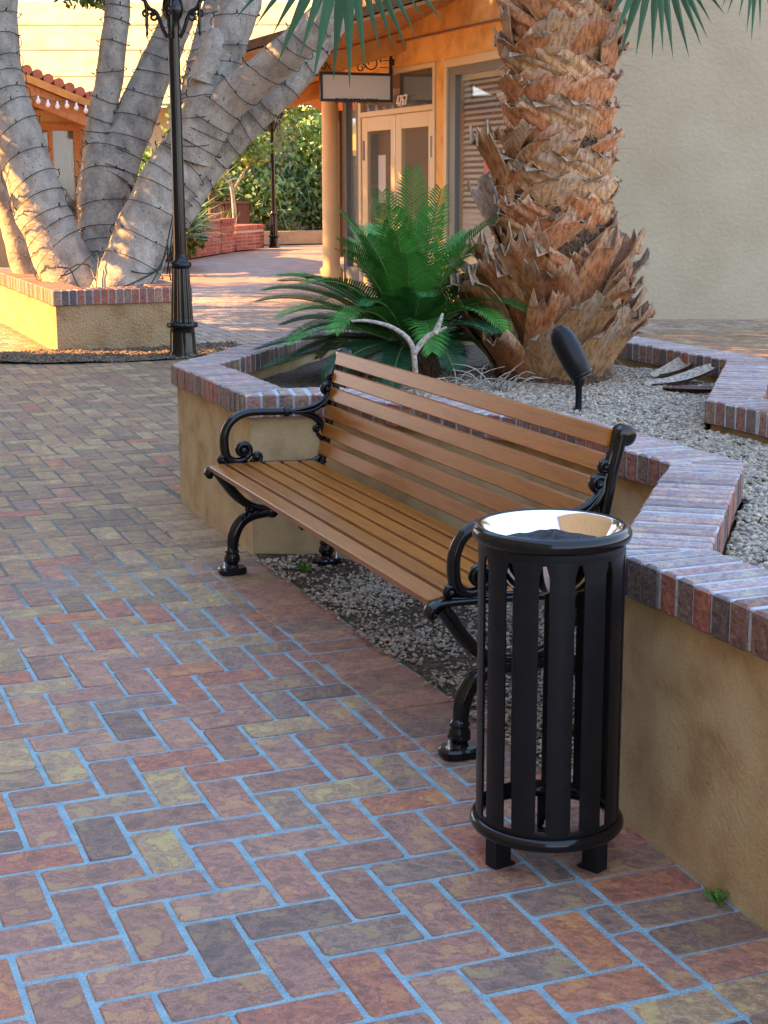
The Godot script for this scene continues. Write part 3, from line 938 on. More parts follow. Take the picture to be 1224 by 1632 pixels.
# ---------------------------------------------------------------- ash receptacle
func make_receptacle() -> void:
	var c := Vector3(1.471, 0, -2.766)
	var root := thing("ash_receptacle", "black slatted metal ash receptacle with a polished steel bowl", "ash bin")
	var r := 0.151
	# top rim: a fat rolled tube and a band below it
	var rim := MB.new()
	var prof := []
	for k in 25:
		var an := TAU * k / 24.0 - PI / 2
		prof.append(Vector2(0.1505 + 0.0135 * cos(an), 0.702 + 0.0165 * sin(an)))
	rim.lathe(c, prof, 64)
	part("rim", rim, M.iron, root)
	var band := MB.new()
	band.lathe(c, [Vector2(r - 0.004, 0.664), Vector2(r, 0.664), Vector2(r, 0.695), Vector2(r - 0.004, 0.695), Vector2(r - 0.004, 0.664)], 64)
	part("top_band", band, M.satin, root)
	var low := MB.new()
	prof = []
	for k in 21:
		var an := TAU * k / 20.0 - PI / 2
		prof.append(Vector2(0.151 + 0.0125 * cos(an), 0.078 + 0.0145 * sin(an)))
	low.lathe(c, prof, 64)
	part("base_ring", low, M.iron, root)
	var low2 := MB.new()
	low2.lathe(c, [Vector2(r - 0.004, 0.09), Vector2(r, 0.09), Vector2(r, 0.103), Vector2(r - 0.004, 0.103), Vector2(r - 0.004, 0.09)], 64)
	part("bottom_band", low2, M.satin, root)
	# upright bars, slightly curved in plan, flared into the bands
	var facing := atan2(-c.x, -c.z)
	for k in 13:
		var an := facing + deg_to_rad(9.0) + TAU * k / 13.0
		var mb := MB.new()
		var rows_o := []
		var rows_i := []
		for i in 19:
			var y := lerpf(0.098, 0.672, i / 18.0)
			var near := 0.672 - y
			var half := 0.0258 + 0.009 * pow(clampf(1.0 - near / 0.02, 0, 1), 2.0)
			var a := PackedVector3Array()
			var b := PackedVector3Array()
			for j in 5:
				var s := (j / 2.0 - 1.0) * half / r
				var rr := r + 0.001 - (0.0015 if j == 0 or j == 4 else 0.0)
				a.append(Vector3(sin(s) * rr, y, cos(s) * rr))
				b.append(Vector3(sin(s) * (r - 0.005), y, cos(s) * (r - 0.005)))
			rows_o.append(a)
			rows_i.append(b)
		mb.grid(rows_o)
		for i in rows_i.size(): rows_i[i].reverse()
		mb.grid(rows_i)
		for i in 18:
			mb.quad(rows_i[i][0], rows_o[i][4], rows_o[i + 1][4], rows_i[i + 1][0])
			mb.quad(rows_o[i][0], rows_i[i][4], rows_i[i + 1][4], rows_o[i + 1][0])
		put("slat", mb.mesh(), M.satin, root, at(c.x, 0, c.z, Basis(Vector3.UP, an)))
	# bowl: flat lip, sloping wall, flat floor, and its outside
	var bowl := MB.new()
	bowl.lathe(c, [Vector2(0.0005, 0.59), Vector2(0.085, 0.59), Vector2(0.108, 0.602), Vector2(0.122, 0.64), Vector2(0.136, 0.69), Vector2(0.143, 0.7135), Vector2(0.1455, 0.7155), Vector2(0.1455, 0.7168), Vector2(0.1415, 0.716), Vector2(0.1345, 0.704), Vector2(0.116, 0.668), Vector2(0.095, 0.644), Vector2(0.07, 0.638), Vector2(0.0005, 0.637)], 72)
	part("bowl", bowl, M.steel, root)
	var ash := MB.new()
	var f := noise(14.0, 501, 3)
	var rows := []
	for i in 12:
		var rr := 0.122 * (1.0 - i / 11.0) + 0.0005
		var row := PackedVector3Array()
		for k in 36:
			var an := TAU * k / 36.0
			var x := rr * cos(an)
			var z := -rr * sin(an)
			var h := 0.675 + 0.026 * exp(-(pow(x - 0.012, 2) + pow(z + 0.02, 2)) / 0.0035) + 0.006 * f.get_noise_2d(x, z)
			row.append(c + Vector3(x, h if i > 0 else 0.668, z))
		rows.append(row)
	ash.grid(rows, true)
	part("ash", ash, M.ash, root)
	# three feet: an angle iron each, bolted to the ground
	for k in 3:
		var an: float = facing + [deg_to_rad(-50.0), deg_to_rad(52.0), deg_to_rad(181.0)][k]
		var foot := MB.new()
		foot.box(at(0, 0.0345, 0.146), Vector3(0.036, 0.069, 0.006), 0.001)
		foot.box(at(-0.016, 0.0345, 0.126), Vector3(0.0045, 0.0685, 0.034), 0.001)
		foot.box(at(0.016, 0.0345, 0.126), Vector3(0.0045, 0.0685, 0.034), 0.001)
		foot.box(at(0, 0.0034, 0.119), Vector3(0.0355, 0.006, 0.047), 0.001)
		var o := put("foot", foot.mesh(), M.satin, root, at(c.x, 0, c.z, Basis(Vector3.UP, an)))
		var bolt := MB.new()
		bolt.lathe(Vector3(0, 0.0066, 0.117), [Vector2(0.0085, 0), Vector2(0.0085, 0.005), Vector2(0.004, 0.0055), Vector2(0.004, 0.014), Vector2(0.0003, 0.0145)], 6)
		part("bolt", bolt, M.zinc, o)

# ---------------------------------------------------------------- grey multi-trunk tree
func limb(mb: MB, data: Array, sides := 16) -> Array:
	var pts := []
	var rads := []
	for d in data:
		pts.append(Vector3(d[0], d[1], d[2]))
		rads.append(d[3])
	var path := smooth(pts, 6)
	var rr := spread(rads, path.size())
	var f := noise(2.2, 601, 3)
	var rows := []
	var nn := Vector3(0, 0, 1)
	for i in path.size():
		var t: Vector3 = (path[mini(i + 1, path.size() - 1)] - path[maxi(i - 1, 0)]).normalized()
		nn = (nn - t * nn.dot(t)).normalized()
		var bb := t.cross(nn)
		var row := PackedVector3Array()
		for k in sides:
			var an := TAU * k / sides
			var dir := nn * cos(an) + bb * sin(an)
			var p: Vector3 = path[i] + dir * rr[i]
			row.append(p + dir * (0.10 * rr[i] * f.get_noise_3dv(p * 1.3) + 0.012 * f.get_noise_3dv(p * 4.0)))
		rows.append(row)
	mb.grid(rows, true)
	mb.fan(rows[-1], true)
	return [path, rr]

func leaf_cloud(mb: MB, o: Vector3, rad: Vector3, count: int, size: float, tones: Array, hollow := 0.0) -> void:
	for k in count:
		var d := Vector3(rng.randfn(), rng.randfn(), rng.randfn()).normalized()
		var p := o + d * rad * lerpf(hollow, 1.0, pow(rnd(0, 1), 0.45))
		var n1 := Vector3(rng.randfn(), rng.randfn(), rng.randfn()).normalized()
		var n2 := n1.cross(Vector3(rng.randfn(), rng.randfn() + 0.01, rng.randfn())).normalized()
		var s := size * rnd(0.6, 1.3)
		mb.col = (tones[rng.randi() % tones.size()] as Color) * rnd(0.8, 1.2)
		var w := n2 * s * 0.3
		mb.tri(p - n1 * s * 0.5, p + w, p + n1 * s * 0.5)
		mb.tri(p - n1 * s * 0.5, p + n1 * s * 0.5, p - w)

func make_ficus() -> void:
	var root := thing("shade_tree", "grey multi-trunk tree wrapped in dark light strings in the square planter", "tree")
	var T0 := [[2.63,0.31,-16.09,0.153], [2.53,0.62,-16.19,0.147], [2.45,1.06,-16.33,0.140], [2.33,1.47,-16.46,0.134], [2.19,2.13,-16.78,0.128], [2.00,3.27,-17.23,0.116], [1.71,4.85,-17.70,0.097]]
	var T1 := [[2.83,0.36,-14.70,0.285], [2.69,0.65,-14.82,0.265], [2.58,0.97,-14.93,0.253], [2.49,1.32,-15.05,0.247], [2.38,1.81,-15.21,0.224], [2.29,2.36,-15.48,0.207], [2.30,2.83,-15.69,0.197], [2.37,3.49,-15.92,0.180], [2.39,4.67,-16.51,0.153], [2.36,6.27,-17.21,0.113]]
	var T2 := [[3.03,0.36,-15.06,0.25], [3.07,0.66,-15.11,0.224], [3.11,1.02,-15.17,0.226], [3.18,1.43,-15.24,0.244], [3.25,1.75,-15.29,0.235]]
	var T2a := [[3.10,1.30,-15.26,0.19], [3.14,1.65,-15.32,0.15], [3.18,1.96,-15.36,0.135], [3.32,2.49,-15.43,0.133], [3.44,3.15,-15.52,0.121], [3.61,3.89,-15.85,0.110], [3.76,5.65,-16.52,0.087]]
	var T2b := [[3.22,1.45,-15.22,0.235], [3.49,1.96,-15.35,0.208], [3.76,2.48,-15.47,0.175], [3.98,2.88,-15.58,0.160], [4.18,3.31,-15.71,0.149], [4.56,4.44,-16.03,0.126], [5.05,6.10,-16.66,0.097]]
	var T3 := [[3.06,0.33,-14.27,0.30], [3.18,0.61,-14.28,0.277], [3.36,1.03,-14.31,0.265], [3.59,1.43,-14.30,0.259], [3.80,1.74,-14.29,0.235]]
	var T3a := [[3.78,1.62,-14.55,0.19], [3.94,2.12,-14.77,0.130], [4.08,2.54,-14.91,0.131], [4.22,2.90,-15.05,0.126], [4.37,3.38,-15.21,0.121], [4.67,5.01,-15.90,0.093]]
	var T3b := [[3.74,1.65,-14.22,0.235], [3.88,2.09,-14.12,0.193], [4.04,2.48,-14.15,0.188], [4.18,2.86,-14.07,0.181], [4.31,3.25,-14.10,0.169], [4.64,4.40,-14.23,0.130], [4.96,5.79,-14.42,0.096]]
	var stub := [[3.87,2.31,-14.07,0.147], [3.95,2.61,-14.02,0.112], [3.965,2.72,-14.02,0.085], [3.97,2.77,-14.02,0.03]]
	var T3c := [[3.78,1.70,-14.20,0.215], [4.06,2.14,-13.95,0.175], [4.31,2.37,-13.68,0.167], [4.54,2.62,-13.32,0.152], [4.77,2.91,-13.07,0.123], [4.99,3.24,-12.95,0.106], [5.48,4.19,-12.75,0.079]]
	var T3d := [[3.62,1.10,-14.50,0.21], [3.94,1.51,-14.52,0.165], [4.24,1.85,-14.36,0.146], [4.53,2.13,-14.20,0.128], [4.79,2.39,-14.05,0.115], [4.96,2.65,-13.93,0.097], [5.20,3.03,-13.81,0.085], [5.53,3.68,-13.72,0.068]]
	var trunk := MB.new()
	var paths := []
	for d in [T0, T1, T2, T3]: paths.append(limb(trunk, d))
	# swollen foot where the stems meet
	var foot := [[2.95, 0.35, -14.9, 0.5], [2.97, 0.52, -14.85, 0.4], [3.0, 0.66, -14.85, 0.22]]
	limb(trunk, foot)
	part("trunk", trunk, M.bark, root)
	for d in [T2a, T2b, T3a, T3b, T3c, T3d]:
		var mb := MB.new()
		paths.append(limb(mb, d))
		if d == T3b: limb(mb, stub)
		part("limb", mb, M.bark, root)
	# higher boughs out of the frame carry the crown
	var bough := MB.new()
	for b in [[[2.36, 6.2, -17.2], [0.8, 7.4, -18.4]], [[3.76, 5.6, -16.5], [3.2, 7.6, -17.5]], [[5.05, 6.05, -16.6], [6.4, 7.4, -17.6]], [[4.67, 4.95, -15.9], [5.2, 7.0, -15.2]], [[4.96, 5.7, -14.4], [5.6, 7.2, -12.9]], [[5.48, 4.15, -12.75], [6.8, 5.6, -12.4]], [[1.71, 4.8, -17.7], [0.6, 6.4, -17.2]], [[5.53, 3.65, -13.7], [7.0, 5.2, -14.6]]]:
		var a := Vector3(b[0][0], b[0][1], b[0][2])
		var e := Vector3(b[1][0], b[1][1], b[1][2])
		var path := smooth([a, a.lerp(e, 0.5) + Vector3(0, 0.25, 0), e], 5)
		bough.tube(path, spread([0.09, 0.06, 0.025], path.size()), 8)
	part("bough", bough, M.bark, root)
	var tones := [C(0.05, 0.1, 0.025), C(0.07, 0.13, 0.03), C(0.04, 0.085, 0.025), C(0.1, 0.16, 0.035)]
	for k in 26:
		var crown := MB.new()
		var an := k * 2.399
		var rr := 5.6 * sqrt((k + 0.5) / 26.0)
		var o := Vector3(4.2 + rr * cos(an), 6.6 + 1.3 * sin(k * 1.7), -16.4 + rr * 0.95 * sin(an))
		leaf_cloud(crown, o, Vector3(1.7, 1.15, 1.7), 900, 0.17, tones, 0.1)
		part("crown_clump", crown, M.far_leaf, root)
	# unseen leaf clumps added low on the far left to shade the stems
	for k in 20:
		var crown := MB.new()
		leaf_cloud(crown, Vector3(0.35 + 0.38 * (k % 4), 2.95 + 0.8 * (k / 4) + 0.15 * sin(k * 2.0), -14.8 - 1.05 * (k % 4) - 0.2 * (k / 4)), Vector3(0.85, 0.7, 1.15), 620, 0.16, tones, 0.1)
		part("crown_clump", crown, M.far_leaf, root)
	# a few low sprays that hang into the picture at the upper left
	var spray := MB.new()
	for k in 5:
		var o := Vector3(2.95 + 0.16 * k, 3.27 + 0.05 * sin(k * 2.0), -16.1 - 0.1 * k)
		leaf_cloud(spray, o, Vector3(0.22, 0.12, 0.22), 60, 0.1, [C(0.12, 0.22, 0.03), C(0.2, 0.3, 0.05), C(0.08, 0.16, 0.03)])
	part("leaf_spray", spray, M.far_leaf, root)
	var hang := MB.new()
	for k in 5:
		hang.tube([Vector3(2.95 + 0.16 * k, 3.25, -16.1 - 0.1 * k), Vector3(3.0 + 0.16 * k, 4.2, -16.2), Vector3(3.5, 5.4, -16.45)], [0.004, 0.008, 0.014], 5)
	part("twig", hang, M.bark, root)

	# strings of lights wound round the stems
	var names := ["leftmost sunlit rear stem", "thick left stem", "middle stem", "thick right stem", "upper left branch of the middle stem", "right branch of the middle stem behind the lamp", "slim upright branch of the right stem", "stout upright branch of the right stem", "upper of the two limbs reaching right", "lower of the two limbs reaching right"]
	for k in paths.size():
		if k == 0: continue
		var path: Array = paths[k][0]
		var rr: Array = paths[k][1]
		var wire := MB.new()
		var bulbs := MB.new()
		var total := 0.0
		var pts := []
		var angle := k * 1.3
		var since := 0.0
		for i in path.size() - 1:
			var a: Vector3 = path[i]
			var b: Vector3 = path[i + 1]
			if a.y > 3.6 or a.y < 0.56: continue
			var t := (b - a).normalized()
			var u := (Vector3(0, 0, 1) - t * t.z).normalized()
			var w := t.cross(u)
			var l := a.distance_to(b)
			var steps := maxi(2, int(l / 0.0085))
			for s in steps:
				var f := float(s) / steps
				# close together near the foot, wider higher up
				var pitch := 0.215 + 0.08 * sin(total * 5.0 + k * 2.0)
				angle += TAU * (l / steps) / pitch
				total += l / steps
				var dir := u * cos(angle) + w * sin(angle)
				var wave := 0.05 * sin(angle + k) + 0.028 * sin(total * 31.0)
				var radius := lerpf(rr[i], rr[i + 1], f) * 1.06 + 0.012
				var p := a.lerp(b, f) + dir * radius + t * wave
				pts.append(p)
				since += l / steps
				if since > 0.045:
					since = 0.0
					var q := p + dir * 0.012 + Vector3(rnd(-0.01, 0.01), rnd(0.004, 0.02), rnd(-0.01, 0.01))
					bulbs.tube([p, q, q + (q - p) * 0.6], [0.0055, 0.0075, 0.003], 5)
		wire.tube(pts, [0.0042], 5)
		var o := put("light_string", wire.mesh(), M.wire)
		tag(o, "dark green light string wound round the " + names[k], "light string", "light strings on the grey tree")
		part("bulb_sockets", bulbs, M.wire, o).set_meta("kind", "stuff")
	# loose loops criss-crossing at the foot
	for k in 3:
		var loop := MB.new()
		var pts := []
		for i in 60:
			var f := i / 59.0
			var a := Vector3(2.52 + 1.0 * f, 0.56 + 0.05 * k + 0.07 * sin(f * 9.0 + k * 2.0) + 0.12 * sin(f * PI), -14.42 + 0.06 * k - 0.25 * sin(f * PI + 0.3) * (k % 2) + 0.33 * pow(absf(f - 0.45), 1.0) - 0.02)
			pts.append(smooth_out(a, paths))
		for turn in 5:
			for i in range(1, pts.size() - 1):
				pts[i] = ((pts[i - 1] as Vector3) + pts[i] + pts[i + 1]) / 3.0 + Vector3(0, 0, 0.004)
		loop.tube(pts, [0.0065], 5)
		var o := put("light_string", loop.mesh(), M.wire)
		tag(o, ["lowest loose dark wire loop across the foot of the grey tree", "middle loose dark wire loop across the foot of the grey tree", "highest loose dark wire loop across the foot of the grey tree"][k], "light string", "light strings on the grey tree")

# push a point out of the stems, so that a wire lies on the bark
func smooth_out(p: Vector3, paths: Array) -> Vector3:
	for turn in 3:
		for k in 4:
			var path: Array = paths[k][0]
			var rr: Array = paths[k][1]
			for i in path.size():
				var d: Vector3 = p - path[i]
				var need: float = rr[i] * 1.07 + 0.014
				if d.length() < need: p = path[i] + Vector3(d.x, d.y * 0.3, absf(d.z) + 0.02).normalized() * need
	return p

# ---------------------------------------------------------------- fan palm
func boot_mesh(wide: float, tall: float, lean: float, flare: float, R: float, kind: int, tone: float) -> ArrayMesh:
	# the stub of a frond: broad clasping base, tapering, its torn tip standing off the trunk
	var mb := MB.new()
	var nu := 8
	var nv := 9
	var front := []
	var back := []
	var fc := []
	var bc := []
	for i in nv + 1:
		var v := float(i) / nv
		var w := wide * (0.98 - 0.46 * pow(v, 1.4)) * (1.0 if v < 0.9 else 0.85)
		var a := PackedVector3Array()
		var b := PackedVector3Array()
		var ca := []
		var cb := []
		for j in nu + 1:
			var u := j / (nu * 0.5) - 1.0
			var tip := 1.0
			if i == nv: tip = 1.0 + 0.10 * sin(j * 0.9 + kind * 1.9) + 0.07 * sin(j * 3.1 + kind)
			var split := 0.0
			# the base is parted like an upside-down V
			if v < 0.45: split = (0.45 - v) * maxf(0.0, 0.55 - absf(u)) * 0.5
			var th := (u * w * 0.5) / R + lean * v
			var y := v * tall * tip + split * tall - 0.03 * absf(u) * tall
			var crown := (1.0 - u * u)
			var r := R + 0.016 * crown * (1.0 - 0.4 * v) + flare * pow(v, 1.9) + 0.03 * v * absf(u) * sin(kind * 2.0 + u * 2.2) + 0.008 * sin(u * 7.0 + v * 6.0 + kind)
			r -= 0.02 * (1.0 - v)
			a.append(Vector3(sin(th) * r, y, cos(th) * r))
			b.append(Vector3(sin(th) * (r - 0.009), y, cos(th) * (r - 0.009)))
			var red := C(0.48, 0.2, 0.08)
			var tan := C(0.6, 0.37, 0.19)
			var grey := C(0.5, 0.44, 0.4)
			var brown := C(0.23, 0.12, 0.065)
			var q: Color = brown.lerp(red, clampf(v * 2.2, 0, 1)) if kind % 3 != 0 else brown.lerp(tan, clampf(v * 2.0, 0, 1))
			q = q.lerp(tan, smoothstep(0.55, 0.95, absf(u)) * 0.75)
			var worn := sin(u * 5.0 + kind * 1.3) * 0.25 + v + 0.2 * sin(v * 11.0 + u * 8.0 + kind)
			q = q.lerp(grey, smoothstep(0.75, 1.15, worn) * (0.65 if kind % 3 == 0 else 0.22))
			if i == nv: q = q.lerp(C(0.62, 0.5, 0.36), 0.55)
			ca.append(q * tone)
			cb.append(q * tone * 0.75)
		front.append(a)
		fc.append(ca)
		b.reverse()
		cb.reverse()
		back.append(b)
		bc.append(cb)
	mb.grid(front, false, fc)
	mb.grid(back, false, bc)
	mb.col = C(0.5, 0.4, 0.28) * tone
	for j in nu:
		mb.quad(front[nv][j], front[nv][j + 1], back[nv][nu - j - 1], back[nv][nu - j])
	mb.col = C(0.46, 0.3, 0.17) * tone
	for i in nv:
		mb.quad(front[i][nu], back[i][0], back[i + 1][0], front[i + 1][nu])
		mb.quad(back[i][nu], front[i][0], front[i + 1][0], back[i + 1][nu])
	return mb.mesh()

func fan_leaf(mb: MB, hub: Vector3, along: Vector3, across: Vector3, length: float, count: int, spread_deg: float, droop: float, tone: Color) -> void:
	var nrm := along.cross(across).normalized()
	for k in count:
		var an := deg_to_rad(lerpf(-spread_deg, spread_deg, (k + 0.5) / count))
		var dir := along * cos(an) + across * sin(an)
		var side := nrm.cross(dir).normalized()
		var l := length * rnd(0.85, 1.05) * (1.0 - 0.22 * absf(an) / deg_to_rad(spread_deg))
		var half := l * 0.55 * deg_to_rad(spread_deg) / count * 1.15
		var rows := [[], [], []]
		var m := 8
		mb.col = tone * rnd(0.75, 1.25)
		for i in m + 1:
			var t := float(i) / m
			var p := hub + dir * l * t + Vector3.DOWN * droop * l * pow(t, 2.4) + nrm * 0.02 * sin(k * 1.7) * t
			var w := half * (t / 0.55 if t < 0.55 else maxf(0.02, 1.0 - (t - 0.55) / 0.45))
			rows[0].append(p - side * w + nrm * w * 0.35)
			rows[1].append(p - nrm * w * 0.25)
			rows[2].append(p + side * w + nrm * w * 0.35)
		for i in m:
			mb.quad(rows[0][i], rows[1][i], rows[1][i + 1], rows[0][i + 1])
			mb.quad(rows[1][i], rows[2][i], rows[2][i + 1], rows[1][i + 1])

func make_fan_palm() -> void:
	var root := thing("fan_palm", "thick fan palm trunk shaggy with old brown frond stubs", "palm tree")
	rng.seed = 2024
	var o := Vector3(3.43, 0.45, -6.47)
	var R := 0.225
	var core := MB.new()
	core.lathe(o, [Vector2(0.30, -0.02), Vector2(0.27, 0.1), Vector2(R + 0.005, 0.35), Vector2(R - 0.01, 1.2), Vector2(R - 0.015, 2.0), Vector2(R - 0.03, 2.9), Vector2(0.16, 3.3), Vector2(0.02, 3.4)], 28)
	part("trunk", core, M.palm_core, root)
	var variants := []
	for k in 14:
		variants.append(boot_mesh(rnd(0.26, 0.38), rnd(0.16, 0.25), rnd(0.7, 1.5) * (1 if k % 2 else -1), rnd(0.025, 0.065), R, k, rnd(1.05, 1.5)))
	var low := []
	for k in 6:
		low.append(boot_mesh(rnd(0.2, 0.28), rnd(0.3, 0.42), rnd(0.1, 0.4) * (1 if k % 2 else -1), rnd(0.12, 0.22), R + 0.03, k + 3, rnd(0.8, 1.15)))
	var rowcount := 25
	for i in rowcount:
		var y := 0.0 + i * 0.112
		var per := 10
		for k in per:
			var an := TAU * (k + 0.5 * (i % 2)) / per + rnd(-0.16, 0.16) + i * 0.13
			var b := Basis(Vector3.UP, an)
			var mesh: ArrayMesh = low[rng.randi() % low.size()] if i < 4 else variants[(i + rng.randi() % 3 * 2) % variants.size()]
			if i >= 4 and rnd(0, 1) < 0.05: mesh = low[rng.randi() % low.size()]
			var tilt := Basis(Vector3(1, 0, 0), rnd(-0.04, 0.05))
			put("frond_stub", mesh, M.boot, root, Transform3D(b * tilt, o + Vector3(0, y + rnd(-0.035, 0.035), 0)))
	# loose fibres
	var fib := MB.new()
	for k in 420:
		var an := rnd(0, TAU)
		var y := rnd(0.02, 2.2)
		var p := o + Vector3(sin(an), 0, cos(an)) * rnd(R + 0.01, R + 0.07) + Vector3(0, y, 0)
		var d := Vector3(sin(an + rnd(-1.4, 1.4)), rnd(-0.6, 0.9), cos(an + rnd(-1.4, 1.4))).normalized()
		var l := rnd(0.04, 0.14)
		fib.tube([p, p + d * l * 0.5, p + d * l + Vector3(0, -0.02, 0)], [0.0013, 0.0011, 0.0005], 3, false)
	part("fibres", fib, M.fibre, root).set_meta("kind", "stuff")
	# crown above the frame: stalks and fans; three hang into the picture
	var top := o + Vector3(0, 3.15, 0)
	var specs := []
	for k in 13:
		var an := k * 2.399
		specs.append([top + Vector3(sin(an), 0.42 + 0.5 * sin(k * 1.3), cos(an)) * 1.05, Vector3(sin(an), -0.15, cos(an)), 0.78, 0.3])
	specs.append([Vector3(2.52, 2.52, -6.72), Vector3(-0.45, -0.7, 0.12), 0.62, 0.2])
	specs.append([Vector3(3.72, 2.44, -6.12), Vector3(0.10, -1.0, 0.08), 0.52, 0.1])
	specs.append([Vector3(4.12, 2.44, -5.95), Vector3(0.5, -0.42, 0.05), 0.4, 0.25])
	for s in specs:
		var leaf := MB.new()
		var along: Vector3 = (s[1] as Vector3).normalized()
		var across := along.cross(Vector3(0, 0.25, 1)).normalized()
		fan_leaf(leaf, s[0], along, across, s[2], 26, 105.0, s[3], C(0.045, 0.105, 0.05))
		leaf.col = C(0.16, 0.2, 0.07)
		var path := smooth([top + Vector3(0, 0.05, 0), (top + (s[0] as Vector3)) * 0.5 + Vector3(0, 0.25, 0), s[0]], 6)
		leaf.tube(path, spread([0.02, 0.014, 0.008], path.size()), 6)
		part("fan_frond", leaf, M.leaf, root)
	# fallen stub pieces round its foot belong to it no longer: separate things
	var pieces := [[Vector3(3.80, 0.515, -5.95), 0.9, 0.34, "pale torn frond stub lying right of the palm foot"], [Vector3(3.74, 0.508, -5.72), 1.45, 0.3, "dark flat frond stub lying on the gravel right of the palm"], [Vector3(3.92, 0.53, -6.2), 0.5, 0.3, "small pale frond scrap leaning behind the palm foot"]]
	for k in pieces.size():
		var mb := MB.new()
		var l: float = pieces[k][2]
		var rows := []
		for i in 8:
			var t := i / 7.0
			var row := PackedVector3Array()
			for j in 5:
				var u := j / 2.0 - 1.0
				var w := l * 0.17 * (0.6 + 0.55 * sin(t * 2.6)) * (1.0 if i < 7 else 0.55 + 0.2 * sin(j * 2.0))
				row.append(Vector3(l * (t - 0.5), 0.018 * u * u + (0.07 * t * t if k != 1 else 0.008), u * w))
			rows.append(row)
		mb.col = [C(0.5, 0.44, 0.36), C(0.16, 0.1, 0.075), C(0.48, 0.4, 0.3)][k]
		mb.grid(rows)
		var under := []
		for row in rows:
			var r2 := PackedVector3Array()
			for p in row: r2.append(p - Vector3(0, 0.007, 0))
			r2.reverse()
			under.append(r2)
		mb.grid(under)
		var piece := put("fallen_frond_stub", mb.mesh(), M.boot, self, Transform3D(Basis(Vector3.UP, -pieces[k][1] + 0.9), pieces[k][0]))
		tag(piece, pieces[k][3], "palm debris", "fallen palm scraps")

